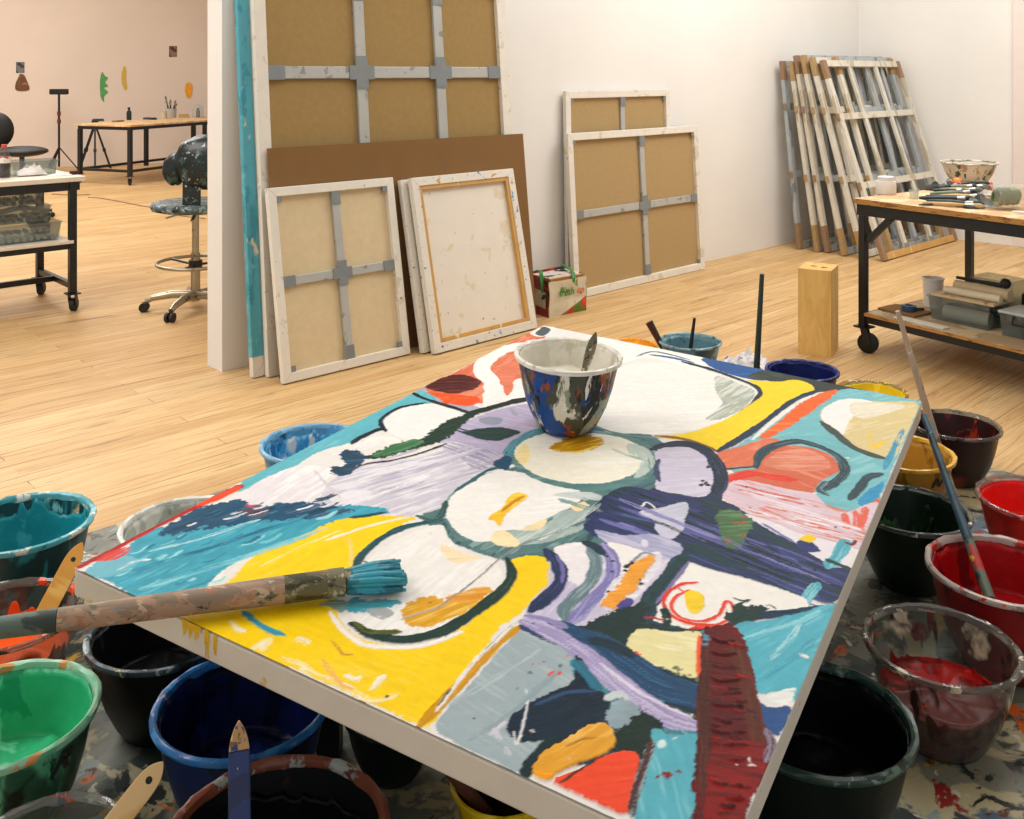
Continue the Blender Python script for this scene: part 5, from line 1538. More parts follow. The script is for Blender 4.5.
# ------------------------------------------------------------------ paint-splattered drafting stool
M_SPLAT = spattered('paint_splattered_black_vinyl', '#131c1a', [('#33504a', 16, .56, (1, 1, 1)), ('#b9bdb6', 30, .63, (1, 1, 1)), ('#7d8f8c', 24, .64, (1, 1, 1)), ('#0c1110', 12, .58, (1, 1, 1))], .35, .4)
M_SEAT = spattered('paint_crusted_seat', '#4e5f60', [('#8fa09e', 24, .55, (1, 1, 1)), ('#16201f', 20, .55, (1, 1, 1)), ('#d0cfc6', 36, .64, (1, 1, 1))], .55, .5)
M_CHROME = spattered('dulled_chrome', '#a9a08c', [('#6a6048', 14, .62, (1, 1, 1))], .3, .05, .85)
def stool():
    p = at(195.5, 310)
    o = thing('drafting_stool', 'paint-splattered black drafting stool with chrome foot ring beside the partition end', 'stool', p, 0)
    MB().lathe([(0, .625), (.20, .625), (.262, .64), (.272, .66), (.262, .682), (.20, .69), (0, .685)], 36).build('seat', M_SEAT, o, smooth=True)
    mb = MB()
    vs, fs = [], []
    n, m = 28, 14
    mb.ball((0, 0, 0), 1, 28, (.19, .065, .165), .10, 3)
    mb.moved(Matrix.Translation((.115, -.17, .95)) @ Matrix.Rotation(math.radians(-8), 4, 'X'))
    mb.build('backrest', M_SPLAT, o, smooth=True)
    MB().ball((0, 0, 0), 1, 22, (.075, .05, .10), .2, 5).moved(Matrix.Translation((-.085, -.13, .90))).build('backrest_end', M_SPLAT, o, smooth=True)
    MB().bar((.04, -.20, .685), (.04, -.19, .92), .11, .02, up=(0, 1, 0)).build('back_bracket', M_SPLAT, o, bevel=.006)
    MB().bar((0, 0, .62), (.04, -.20, .675), .06, .015).build('back_arm', M_BLACKC, o)
    MB().tube([(0, 0, .28), (0, 0, .63)], .022, 18).build('gas_column', M_CHROME, o, smooth='auto')
    MB().tube([(0, 0, .06), (0, 0, .36)], .029, 18).build('outer_column', M_CHROME, o, smooth='auto')
    ring = [(.232 * math.cos(a), .232 * math.sin(a), .30) for a in [2 * PI * i / 40 for i in range(41)]]
    mb = MB().tube(ring, .011, 10)
    rg = mb.build('foot_ring', M_CHROME, o, smooth='auto')
    mb = MB()
    for k in range(3):
        a = 2 * PI * k / 3 + .5
        mb.tube([(0, 0, .285), (.23 * math.cos(a), .23 * math.sin(a), .30)], .008, 8)
    mb.lathe([(.030, .262), (.042, .262), (.042, .315), (.030, .315)], 20)
    mb.build('ring_spokes', M_BLACKC, rg, smooth='auto')
    MB().bar((-.03, -.02, .625), (-.16, -.08, .59), .02, .008).bar((.02, -.03, .625), (.03, -.16, .585), .02, .008).build('lever', M_CHROME, o)
    for k in range(5):
        a = 2 * PI * k / 5 + math.radians(188)
        c, s = math.cos(a), math.sin(a)
        f = MB().tube([(.02 * c, .02 * s, .10), (.14 * c, .14 * s, .105), (.26 * c, .26 * s, .085), (.30 * c, .30 * s, .065)], [.028, .026, .02, .016], 12).build('base_arm', M_CHROME, o, smooth='auto')
        w = MB()
        ax = Vector((-s, c, 0)); q = Vector((.31 * c, .31 * s, .029))
        for sd in (-1, 1):
            w.tube([q + ax * (.008 * sd), q + ax * (.026 * sd)], .029, 16)
        w.tube([q - ax * .009, q + ax * .009], .012, 10)
        w.build('twin_wheel', M_RUBBER, f, smooth='auto')
stool()

# ------------------------------------------------------------------ far table and what stands around it
def far_table():
    a = at(130, 185.5)
    sx = Vector((-.93, .37, 0)).normalized(); lx = Vector((.37, .93, 0)).normalized()
    yaw = math.atan2(lx.y, lx.x)
    root = thing('long_table', 'long black steel table with a pale top by the far wall', 'table', (a.x, a.y, 0), yaw)
    L, Dp, T = 2.6, .86, .80
    MB().span((-.05, -.05, T - .025), (L, Dp + .05, T)).build('table_top', M_TOP, root, bevel=.003)
    MB().span((-.02, -.02, T - .07), (L, .02, T - .025)).span((-.02, Dp - .02, T - .07), (L, Dp + .02, T - .025)).span((-.02, .02, T - .07), (.02, Dp - .02, T - .025)).build('apron', M_BLACKC, root)
    for x in (0, L * .48, L - .05):
        for y in (0, Dp):
            MB().span((x - .025, y - .025, .12), (x + .025, y + .025, T - .07)).build('leg', M_BLACKC, root)
            if x != L * .48:
                caster(root, x, y, .9, .045)
    MB().span((.025, -.018, .17), (L, .018, .205)).span((.025, Dp - .018, .17), (L, Dp + .018, .205)).span((-.018, .025, .17), (.018, Dp - .025, .205)).build('lower_rail', M_BLACKC, root)
    return a, lx, sx
FA, FX, FS = far_table()
def on_ft(px, py, z=.80):
    return at(px, py, z)
p = on_ft(129, 120)
o = thing('dark_bottle', 'dark bottle standing near the left end of the far table', 'bottle', p)
MB().lathe([(0, 0), (.034, 0), (.036, .1), (.03, .13), (.016, .14), (.016, .165), (0, .165)], 20).build('body', plain('dark_green_plastic', '#16241c', .3), o, smooth='auto')
MB().lathe([(0, .165), (.02, .165), (.02, .185), (0, .185)], 16).build('cap', M_RUBBER, o, smooth='auto')
p = on_ft(171, 117.5)
o = thing('brush_jar', 'clear jar full of paintbrushes on the far table', 'jar', p)
MB().lathe([(0, 0), (.075, 0), (.085, .14), (.08, .14), (.07, .008), (0, .008)], 24).build('jar', clear_plastic('cloudy_jar', '#e6e2d8', .2, veil=.45), o, smooth='auto')
for k, (dx, dy, L) in enumerate(((-.13, .02, .33), (-.10, -.02, .26), (-.03, .02, .24), (.0, -.03, .27), (.09, .02, .26), (.13, -.01, .22))):
    q = small_brush('paintbrush standing in the clear jar on the far table', (0, 0, 0), 0, L, M_DARKBR, M_GREYBR, .010, 'brushes in the jar on the far table')
    d = Vector((dx * .55, dy * .55, L * .85)).normalized()
    q.rotation_mode = 'QUATERNION'; q.rotation_quaternion = Vector((1, 0, 0)).rotation_difference(d)
    q.location = p + Vector((dx * .1, dy * .15, .014))
p = on_ft(163.5, 118.5)
o = thing('tin_can', 'open beige can left of the brush jar on the far table', 'can', p)
MB().lathe([(0, 0), (.05, 0), (.05, .11), (.046, .11), (.046, .01), (0, .01)], 20).build('body', plain('beige_tin', '#c4b49a', .5), o, smooth='auto')
p = on_ft(198, 117.5)
o = thing('glass_cover', 'clear dome with a dark bottle under it at the right end of the far table', 'cover', p)
MB().lathe([(.085, 0), (.085, .12), (.07, .175), (.03, .20), (0, .205)], 24).build('dome', clear_plastic('clear_glass', '#f0f2f0', .03), o, smooth='auto')
o2 = MB().lathe([(0, 0), (.03, 0), (.033, .09), (.02, .12), (.02, .15), (0, .15)], 16).build('dark_bottle', plain('dark_green_plastic', '#16241c', .3), None, smooth='auto')
place(tag(o2, 'small dark bottle under the clear dome on the far table', 'bottle'), p + Vector((0, 0, .001)))
for k, (px, py, m, sz, nm, lab) in enumerate(((98, 121.2, M_DARKBR, (.16, .07, .035), 'palette_knife_case', 'flat dark case at the left end of the far table'), (118, 121.8, M_HARD, (.2, .1, .02), 'wood_scrap', 'flat reddish scrap left of the dark bottle on the far table'),
                                            (150, 119.5, M_DARKBR, (.24, .09, .03), 'paint_tray', 'dark flat tray in the middle of the far table'), (184, 117.3, M_KRAFT, (.15, .09, .05), 'cardboard_box', 'small brown box right of the brush jar on the far table'))):
    place(tag(MB().box((0, 0, sz[2] / 2), sz, taper=.9).build(nm, m, None, bevel=.004), lab, 'box' if k in (0, 3) else 'tray' if k == 2 else 'scrap'), on_ft(px, py), .5 + k)

def light_stand():
    d = 14.9; r = ray(59, 0); p = Vector((r.x * d, d, 0))
    o = thing('light_stand', 'tripod stand with a slim black lamp head before the far wall', 'lamp', p)
    MB().tube([(0, 0, .06), (0, 0, 1.16)], .017, 10).build('pole', M_BLACKC, o)
    for k in range(3):
        a = 2 * PI * k / 3 + .3
        MB().bar((0, 0, .36), (.27 * math.cos(a), .27 * math.sin(a), .012), .022, .016).build('leg', M_BLACKC, o)
    MB().box((0, 0, 1.20), (.26, .10, .085)).build('lamp_head', M_RUBBER, o, bevel=.012)
    for z in (.72, .84):
        MB().cyl((0, 0, z), .027, .06, 12).build('clamp', plain('red_clamp', '#6e2420', .5), o)
light_stand()
def camera_tripod():
    d = 15.1; r = ray(95, 0); p = Vector((r.x * d, d, 0))
    o = thing('folded_tripod', 'thin black camera tripod standing under the far table', 'tripod', p)
    for k, (dx, dy) in enumerate(((-.26, .05), (.06, -.14), (.20, .10))):
        MB().bar((0, 0, .70), (dx, dy, .01), .03, .03).build('leg', M_BLACKC, o)
        MB().bar((dx * .55, dy * .55, .70 - .69 * .55), (dx * .62, dy * .62, .70 - .69 * .62), .045, .045).build('leg_lock', M_RUBBER, o)
    MB().cyl((0, 0, .66), .05, .09, 14).build('head', M_RUBBER, o)
camera_tripod()

# things pinned to the far wall
fn = Vector((fd.y, -fd.x, 0))                               # faces the camera
def on_far(px, py):
    r = ray(px, py); o = Vector((0, 0, CAMH))
    k = (f1 - o).dot(fn) / r.dot(fn)
    return o + r * k
FARYAW = math.atan2(fd.y, fd.x)
def cutout(name, label, cat, outline, m, th=.008):
    pts = [on_far(*q) for q in outline]
    c = sum(pts, Vector()) / len(pts)
    loc = [((p - c).dot(fd), (p - c).z) for p in pts]
    loc = [tuple(q) for q in smooth_closed(loc, 4)] if len(loc) > 4 else loc
    mb = MB().prism(loc, 0.0, th)
    o = mb.build(name, m, None)
    o.rotation_euler = (PI / 2, 0, FARYAW)
    o.location = c + fn * .0015
    return tag(o, label, cat)
cutout('painted_leaf', 'green feathery painted leaf pinned to the far wall above the table', 'cutout', [(102, 72), (105, 76), (108, 78), (105, 82), (108, 86), (104, 88), (108, 92), (104, 96), (104, 102), (101, 98), (100, 90), (100, 80)], spattered('leaf_green', '#4f9a52', [('#8cbf6a', 10, .6, (1, 1, 1))], .6))
cutout('painted_banana', 'narrow yellow painted shape pinned right of the green leaf', 'cutout', [(124, 66), (126, 70), (126, 80), (127, 88), (125, 90), (122, 84), (121.5, 74)], spattered('banana_yellow', '#c8a83a', [('#e8e0b0', 10, .6, (1, 1, 1))], .6))
cutout('painted_orange_oval', 'orange oval painted shape pinned above the right part of the far table', 'cutout', [(188, 82.5), (191.5, 84), (192.5, 90), (190.5, 97), (187, 97.5), (185, 91), (185.5, 85)], plain('cutout_orange', '#eba028', .6))
cutout('pinned_photo', 'small dark photo pinned high on the far wall near the partition', 'photo', [(169, 46), (177, 46), (177, 57), (169, 57)], spattered('small_photo', '#8a6a58', [('#3a2a24', 10, .5, (1, 1, 1)), ('#d8cabc', 8, .6, (1, 1, 1))], .5), .003)
cutout('pinned_photo', 'small grey photo pinned above the brown paper shape at the far left', 'photo', [(16, 62), (24.5, 62), (24.5, 73), (16, 73)], spattered('small_grey_photo', '#6e6e6c', [('#2c2c2e', 10, .5, (1, 1, 1)), ('#c8c2b8', 8, .62, (1, 1, 1))], .5), .003)
cutout('paper_bag_shape', 'brown bag-shaped paper pinned under the small grey photo at the far left', 'cutout', [(20, 74), (24, 75), (27, 81), (29.5, 89), (24, 91), (16, 90), (15.5, 84), (18, 78)], spattered('brown_paper_cut', '#6a4426', [('#a8743c', 9, .58, (1, 1, 1)), ('#3a2416', 8, .62, (1, 1, 1))], .7))

# cable on the floor
pts = [at(*q) + Vector((0, 0, .006)) for q in ((52, 194.5), (70, 195.5), (90, 195))]
place(tag(MB().tube(pts, .006, 6).build('cable', M_KRAFT2, None), 'short dark cable end lying behind the cart', 'cable'), (0, 0, 0))
pts = [at(*q) + Vector((0, 0, .006)) for q in ((88, 198), (100, 198.5), (120, 202), (140, 206), (158, 209), (180, 216), (205, 219))]
pts = [Vector(q) for q in smooth_open([tuple(p) for p in pts], 5)]
place(tag(MB().tube(pts, .006, 6).build('cable', M_KRAFT2, None), 'long brown cable snaking over the floor towards the drafting stool', 'cable'), (0, 0, 0))

# ------------------------------------------------------------------ paint-stained drop sheet under everything
def sheet_material():
    t = NT('paint_stained_drop_sheet')
    f = t.noise(2.2, 5, .6)
    col = t.ramp(f, [(.3, lin('#4f544e')), (.5, lin('#777a6e')), (.7, lin('#9c9784'))])
    for i, (hx, sc, th) in enumerate((('#3f4a44', 3.2, .50), ('#b5aa88', 4.4, .55), ('#2a3230', 7, .58), ('#4d6474', 3.1, .60), ('#8a9490', 9, .60), ('#c79a34', 6.5, .63), ('#d8641e', 5.3, .62), ('#8c1f1a', 7.5, .63), ('#14181a', 9, .61), ('#cfc8b4', 13, .63), ('#5a2a18', 11, .64), ('#2f5a44', 8, .66))):
        m = t.noise(sc, 5, .62, offset=(4.1 * i + .6, 2.3 * i, 0), dist=.6)
        col = t.mix(t.mask(m, th, th + .03), col, rgba(hx))
    h = t.noise(14, 4)
    return t.done(t.bsdf(col, .5, bump=h, bump_s=.35, bump_d=.01, spec=.4))
pc = at(620, 365)
S0 = pc - WD * 3.3
mb = MB()
q = [pc, pc - WD * 3.2, pc - WD * 3.2 + RD * 4.1, pc + RD * 4.1]
mb.prism([(v.x, v.y) for v in q][::-1], .0005, .006)
tag(mb.build('drop_sheet', sheet_material()), 'grey paint-spattered drop sheet spread on the floor beneath the bowls', 'sheet')

# ------------------------------------------------------------------ added unseen table carrying the painting, dark to deepen the shade below
lt = thing('added_low_table', 'added low table hidden beneath the big painting, dark to deepen the shade', 'table')
lt.matrix_world = PAINT_M
M_LOW = plain('shade_dark_wood', '#141312', .6)
MB().span((LU * .20, LV * .16, -THICK - .032), (LU * .80, LV * .84, -THICK - .001)).build('top', M_LOW, lt)
inv = PAINT_M.inverted()
for fu in (.24, .76):
    for fv in (.20, .80):
        top = PAINT_M @ Vector((LU * fu, LV * fv, -THICK - .031))
        bot = Vector((top.x, top.y, .008))
        m = MB().bar(bot, top, .05, .05, up=(0, 1, 0))
        m.moved(inv)
        m.build('leg', M_LOW, lt)

# ------------------------------------------------------------------ paint bowls
G_B = 'bowls of paint on the drop sheet'
PROF = [(.47, 0), (.52, .02), (.62, .14), (.74, .34), (.835, .58), (.90, .82), (.925, .93)]
BOWL_Z = {}
def bowl(px, py, D, label, paint, outer, lip='#c8ccc8', level=.35, coat=.9, ragged=.08, tint='#dfe6e4', h=None, z0=.0065, name='paint_bowl',
         cat='bowl', group=G_B, opaque=False, paint2=None, pool=None, base_pt=None, seed=None, rough=.35):
    R = D / 2; H = (h or .65) * D
    p = base_pt if base_pt is not None else at(px, py, z0 + H)
    sd = seed if seed is not None else px * .37 + py * .11
    root = thing(name, label, cat, (p.x, p.y, z0), sd, group)
    th = .0035
    # shell
    prof = [(0, 0)] + [(r * R, z * H) for r, z in PROF] + [(.925 * R - th, .93 * H)] + [(r * R - th, max(z * H, th)) for r, z in PROF[::-1]] + [(0, th)]
    key = 'bowl_shell_%d' % int(sd * 1000)
    if opaque:
        mat = spattered(key, tint, outer, .4, .3, spec=.25)
    else:
        mat = clear_plastic(key, tint, .1, outer, veil=.025)
    MB().lathe(prof, 56).build('shell', mat, root, smooth='auto')
    # rolled lip with lumps of dried paint
    def wob(a, r, z, j):
        q = mnoise.noise(Vector((math.cos(a) * 5 + sd, math.sin(a) * 5, j * .6)))
        q += .6 * mnoise.noise(Vector((math.cos(a) * 17 + sd, math.sin(a) * 17, j * .9)))
        return r + .0026 * q, z + .0026 * q
    lp = [(.925 * R, .925 * H), (.99 * R, .94 * H), (1.0 * R, .965 * H), (.99 * R, .99 * H), (.955 * R, 1.0 * H), (.92 * R, .985 * H), (.905 * R, .95 * H), (.925 * R - th, .93 * H), (.925 * R, .925 * H)]
    if isinstance(lip, str):
        lm = clear_plastic('lip_' + key, lip, .12, [(c, 16, .60, (1, 1, 1)) for c, *_ in outer[:2]] + [(paint, 11, .66, (1, 1, 1)), ('#e6e4dc', 22, .66, (1, 1, 1))], veil=.14)
    else:
        lm = spattered('lip_' + key, lip[0], [(c, 13 + 6 * i, .55 + .03 * i, (1, 1, 1)) for i, c in enumerate(lip[1:])], .35, .35)
    MB().lathe(lp, 64, wob=wob).build('lip', lm, root, smooth='auto')
    # paint: pool and coat on the inside wall, its upper edge ragged
    def rad(z):
        for (r0, z0_), (r1, z1) in zip(PROF[:-1], PROF[1:]):
            if z <= z1:
                return r0 + (r1 - r0) * (z - z0_) / (z1 - z0_)
        return PROF[-1][0]
    n = 150
    prof2 = [(0, level)] + [(rad(level) * f, level) for f in (.25, .5, .72, .88, .96)] + [(None, t) for t in np.linspace(0, 1, 9)] + [(None, 1 + t) for t in np.linspace(.03, 1, 10)] + [(0, -1)]
    vs, fs, rows = [], [], []
    for r, z in prof2:
        row = []
        for k in range(n):
            a = 2 * PI * k / n
            c, s = math.cos(a), math.sin(a)
            if r is None:
                e1 = mnoise.noise(Vector((c * 1.6 + sd, s * 1.6, 1.3))); e2 = mnoise.noise(Vector((c * 6 + sd, s * 6, 4.4)))
                e3 = mnoise.noise(Vector((c * 17 + sd, s * 17, 7.4)))
                drip = max(0, e2) ** 1.3 * 1.5 + max(0, e3) * .45
                topz = min(.975, max(level + .04, coat + ragged * (1.2 * e1 + drip - .35)))
                zz = level + (topz - level) * z if z <= 1 else topz + (.03 - topz) * (z - 1)
                lump = .0022 * mnoise.noise(Vector((c * 7 + sd, s * 7, zz * 7)))
                rr_ = rad(min(zz, .93)) * R - th - (.0016 + .004 * (1 - z) + abs(lump) if z <= 1 else .0006)
                row.append((rr_ * c, rr_ * s, zz * H))
            else:
                rr_ = r * R - (th + .006 if r > 0 else 0)
                q = mnoise.noise(Vector((rr_ * c * 14 + sd, rr_ * s * 14, 0))) + .5 * mnoise.noise(Vector((rr_ * c * 34 + sd, rr_ * s * 34, 0)))
                row.append((rr_ * c, rr_ * s, z * H + .012 * q + .008) if z >= 0 else (0, 0, .03 * H))
        o_ = len(vs)
        if r == 0:
            vs.append(row[0]); rows.append([o_] * n)
        else:
            vs += row; rows.append(list(range(o_, o_ + n)))
    for j in range(len(rows) - 1):
        for k in range(n):
            q = [rows[j][k], rows[j][(k + 1) % n], rows[j + 1][(k + 1) % n], rows[j + 1][k]]
            u = []
            for i in q:
                if i not in u: u.append(i)
            fs.append(tuple(u))
    pm = spattered('paint_in_' + key, paint, [(c, s_, th_, (1, 1, .5)) for c, s_, th_ in (paint2 or [])], rough, .55, var=.16, spec=.15)
    MB().add(vs, fs).build('paint', pm, root, smooth=True)
    BOWL_Z[label] = (p, R, H, z0)
    return root

# ---- left side
bowl(21, 520, .385, 'teal paint bowl at the far left, coated with bright teal up to its lip', '#1f8e9a', [('#2a8a94', 5, .40, (1, 1, .4)), ('#0f3c40', 7, .46, (1, 1, .3)), ('#7fc0c4', 11, .60, (1, 1, .4))], ('#58aab4', '#2a8a94', '#d5d9d2'), .40, .84, .16,
     paint2=[('#3aa4ae', 8, .58), ('#0f6e7e', 12, .60)])
bowl(8, 612, .33, 'clear bowl of vivid orange paint at the left edge between the teal and green bowls', '#f2591a', [('#e8531c', 5, .56, (1, 1, .3)), ('#23302a', 6, .52, (1, 1, .4))], '#c8c4ba', .52, .70, .22, paint2=[('#e23c16', 9, .56), ('#f7813a', 14, .60)])
bowl(3, 711, .36, 'bowl of mint green paint at the left edge in front of the orange bowl', '#35b47c', [('#5cb488', 4, .40, (1, 1, .4)), ('#2a5a44', 6, .56, (1, 1, .3)), ('#16241e', 14, .64, (1, 1, .5))], ('#8cc4a4', '#5fae8a', '#c98a4a'), .40, .955, .02,
     paint2=[('#6fd0a4', 5, .54), ('#229a68', 10, .58)])
bowl(45, 848, .27, 'clear empty-looking bowl with scraps of dried paint at the bottom left corner', '#3a4a56', [('#c25a28', 9, .66, (1, 1, 1)), ('#e0e0d8', 14, .68, (1, 1, .4))], '#d3d5d0', .22, .36, .10, paint2=[('#7a3a22', 9, .58), ('#8a9a98', 12, .62)])
bowl(163, 627, .34, 'black paint bowl under the left corner of the painting', '#0b0c0e', [('#0a0b0c', 4, .18, (1, 1, .4)), ('#2a4a5c', 16, .70, (1, 1, .5))], ('#2a3f4a', '#0f1216', '#8fa0a0', '#c9b23a'), .4, .93, .03, opaque=True, tint='#0a0b0c', paint2=[('#1c2430', 9, .6)])
bowl(243, 700, .355, 'deep ultramarine blue paint bowl with a bright blue lip, front of the painting', '#101d50', [('#16285a', 4, .25, (1, 1, .4)), ('#0d1a2c', 7, .5, (1, 1, .4))], ('#1e6cb0', '#2f84c4', '#165a98', '#d9a8a0'), .35, .94, .03, opaque=True, tint='#15264e',
     paint2=[('#0a1230', 7, .52), ('#1c3478', 12, .60), ('#1d5a58', 3.2, .64)])
bowl(278, 830, .372, 'large clear bowl of black paint with a red-brown lip at the bottom edge', '#08090a', [('#0c1210', 4, .33, (1, 1, .4)), ('#4a2218', 9, .64, (1, 1, 1))], ('#7a4330', '#9aa09a', '#5a3226', '#3c4a46'), .38, .80, .06, paint2=[('#101c1a', 8, .58), ('#4a1412', 11, .70)])
bowl(503, 778, .205, 'small yellow paint pot under the front edge of the painting', '#2a2410', [('#e8c41c', 4, .25, (1, 1, .5)), ('#c8a018', 9, .55, (1, 1, .5))], ('#f0cc16', '#e0b80e'), .3, .80, .1, opaque=True, tint='#e3c01c', paint2=[('#d8b414', 8, .55)])
bowl(392, 708, .21, 'small unseen pot added to darken the shade under the front of the painting', '#0a1210', [('#101c18', 4, .2, (1, 1, .4))], ('#1c2c28', '#0e1614'), .4, .9, .05, opaque=True, tint='#0e1614')  # added pot, black so the gap below the front edge stays dark
bowl(186, 522, .36, 'whitish bowl half hidden behind the left edge of the painting', '#aeb3aa', [('#c9ccc4', 4, .38, (1, 1, .4)), ('#5c645e', 9, .60, (1, 1, .5))], ('#dcdcd4', '#b6bab2'), .35, .95, .02, paint2=[('#8f968e', 8, .53), ('#4e5852', 12, .64), ('#cfd2c9', 6, .58)])
bowl(313, 441, .36, 'light blue paint bowl behind the turquoise edge of the painting', '#3f94c4', [('#5aa0c8', 4, .36, (1, 1, .4)), ('#24506c', 9, .58, (1, 1, .4))], ('#86b8d4', '#5f9fc6'), .30, .90, .10, paint2=[('#6cb2d8', 9, .54), ('#cfd6d4', 6.5, .60), ('#2a6a98', 10, .57)])
# ---- far side
bowl(690, 340, .305, 'grey-blue paint bowl with two handles standing in it, behind the painting', '#5f8590', [('#7ea0a8', 4, .34, (1, 1, .4)), ('#3f5a62', 8, .56, (1, 1, .4))], ('#8aa6aa', '#4a666e'), .35, .93, .03, paint2=[('#7b9da4', 7, .55), ('#47666f', 10, .58)])
bowl(631, 345, .26, 'bowl of orange-yellow paint showing just above the far edge of the painting', '#eb9a14', [('#e8a01c', 4, .4, (1, 1, .4))], ('#f0a41a', '#d8860e', '#f2c04a'), .86, .95, .03, paint2=[('#f4b43a', 9, .55)])
bowl(802, 369, .315, 'navy blue paint bowl behind the painting near the wooden block', '#141f58', [('#17235e', 4, .25, (1, 1, .4)), ('#0d143c', 8, .55, (1, 1, .4))], ('#1a2a6e', '#111a48', '#2c418c'), .55, .95, .03, opaque=True, tint='#16225a', paint2=[('#22348a', 9, .56)])
bowl(872, 390, .285, 'clear bowl with yellow paint behind the right corner of the painting', '#e2c21e', [('#e0c01e', 4, .56, (1, 1, .3))], '#d9cfa8', .70, .94, .05, paint2=[('#f0d23c', 9, .56)])
bowl(902, 450, .34, 'ochre paint bowl marked with an N under the right corner of the painting', '#b0812e', [('#c08c34', 4, .34, (1, 1, .4)), ('#8c6220', 8, .56, (1, 1, .4))], ('#dcae3c', '#c8962c'), .35, .94, .03, tint='#c08c34', opaque=True, paint2=[('#c8983e', 8, .56), ('#8a6222', 11, .6)])
bowl(955, 423, .32, 'clear bowl with dark maroon paint streaking down inside, at the right near the table', '#38100e', [('#2a0a0a', 4, .30, (1, 1, .35)), ('#6e2412', 7, .58, (1, 1, .3))], '#b9bab4', .45, .66, .30, paint2=[('#8a2c12', 7, .47), ('#c8461c', 10, .54), ('#d87a2a', 16, .63)])
bowl(1037, 497, .34, 'bright scarlet paint bowl cut by the right edge of the photo', '#e3201c', [('#d8241c', 4, .36, (1, 1, .4)), ('#a81414', 8, .58, (1, 1, .4))], '#d8c9c2', .50, .93, .03, paint2=[('#f03c2c', 9, .56)])
bowl(910, 507, .34, 'clear bowl of dark green paint beside the right edge of the painting', '#1a3320', [('#0f2418', 4, .38, (1, 1, .4)), ('#20381f', 7, .60, (1, 1, .4))], '#b4bab4', .40, .56, .22, paint2=[('#0f1e14', 7, .52), ('#2f6a38', 6, .57)])
bowl(1005, 567, .378, 'crimson paint bowl with a long stick in it at the right edge', '#a60f16', [('#8e1216', 4, .36, (1, 1, .4)), ('#4a0a0c', 8, .52, (1, 1, .4))], ('#b3a49c', '#b02a22', '#8a7a70', '#d8622c'), .45, .92, .04, paint2=[('#c8201e', 8, .54), ('#6e0a10', 10, .58)])
bowl(941, 642, .336, 'clear bowl a third full of dark red paint, seen whole near the bottom right', '#74100d', [('#c9bda2', 4.6, .585, (1, 1, .6)), ('#5c0d0a', 5, .60, (1, 1, .4)), ('#2c0b0a', 9, .60, (1, 1, .5))], '#b9b6ac', .46, .52, .16, paint2=[('#a81814', 8, .55), ('#6c0c0c', 10, .58), ('#d8341e', 13, .66)])
bowl(817, 712, .372, 'big black paint bowl with a dark green lip, bottom right of the painting', '#07090a', [('#0b1512', 4, .25, (1, 1, .4)), ('#1d3a30', 11, .66, (1, 1, .5))], ('#1f3832', '#0f1c1a', '#4c6a58', '#7c9088'), .40, .93, .03, opaque=True, tint='#0b1412', paint2=[('#12201c', 9, .6)])
bowl(765, 600, .30, 'dark bottle-green paint bowl in the shade under the right edge of the painting', '#0c1a14', [('#11241a', 4, .25, (1, 1, .4))], ('#22382e', '#101c18'), .4, .92, .04, opaque=True, tint='#10201a')
# ---- the pot on the painting
ub, vb = cv(565.5, 428)
pb = PAINT_M @ Vector((ub, vb, 0))
pot = bowl(0, 0, .302, 'white-lined mixing bowl with blue and rust paint patches standing on the painting', '#dedacb', [('#20241f', 11, .50, (1, 1, .4)), ('#8f9684', 16, .54, (1, 1, .35)), ('#ddd5c4', 14, .55, (1, 1, .30)), ('#9c4a24', 13, .57, (1, 1, .45)), ('#c99a3a', 18, .63, (1, 1, .4)), ('#1c478c', 7, .525, (1, 1, .8)), ('#2a1c16', 20, .60, (1, 1, .5)), ('#e8e2d4', 24, .63, (1, 1, .3))], ('#ddd9cc', '#e9e6dc', '#b9b8a8'), .62, .97, .01, opaque=True, tint='#4a4c40', group=None,
           paint2=[('#e9e5d8', 6, .55), ('#d2ccb6', 9, .62)], base_pt=pb, z0=pb.z, name='mixing_bowl', seed=2.2, rough=.5, h=.685)
pot.matrix_world = Matrix.Translation(pb + EN * .004) @ PAINT_M.to_3x3().to_4x4() @ Matrix.Rotation(3.4, 4, 'Z')
# ---- the bowl on the right table
pt = on_rt(968, 189)
bowl(0, 0, .33, 'paint-crusted pale bowl at the back of the right work table', '#b8b0a0', [('#cfc7b6', 5, .40, (1, 1, .4)), ('#4a5244', 18, .57, (1, 1, .5)), ('#b08a6a', 13, .57, (1, 1, .4)), ('#8f9a86', 15, .6, (1, 1, .6))], ('#c8c0ae', '#8a8070', '#6a6a52'), .4, .9, .05, opaque=True, tint='#c9c2b2', group=None, base_pt=on_rt(969, 183.6), z0=.8255, name='crusted_bowl', h=.40)

# a white crumpled film pack between the far bowls
rag('crumpled_wrap', 'crumpled clear and white plastic wrap on the drop sheet between the grey-blue and navy bowls', 'wrap', 745, 372,   .007, .15, .11, .16, spattered('crumpled_white_wrap', '#d9d6d6', [('#8c8494', 10, .58, (1, 1, 1)), ('#6a4a44', 14, .68, (1, 1, 1))], .4, .4), 41.0, rz=YAW)

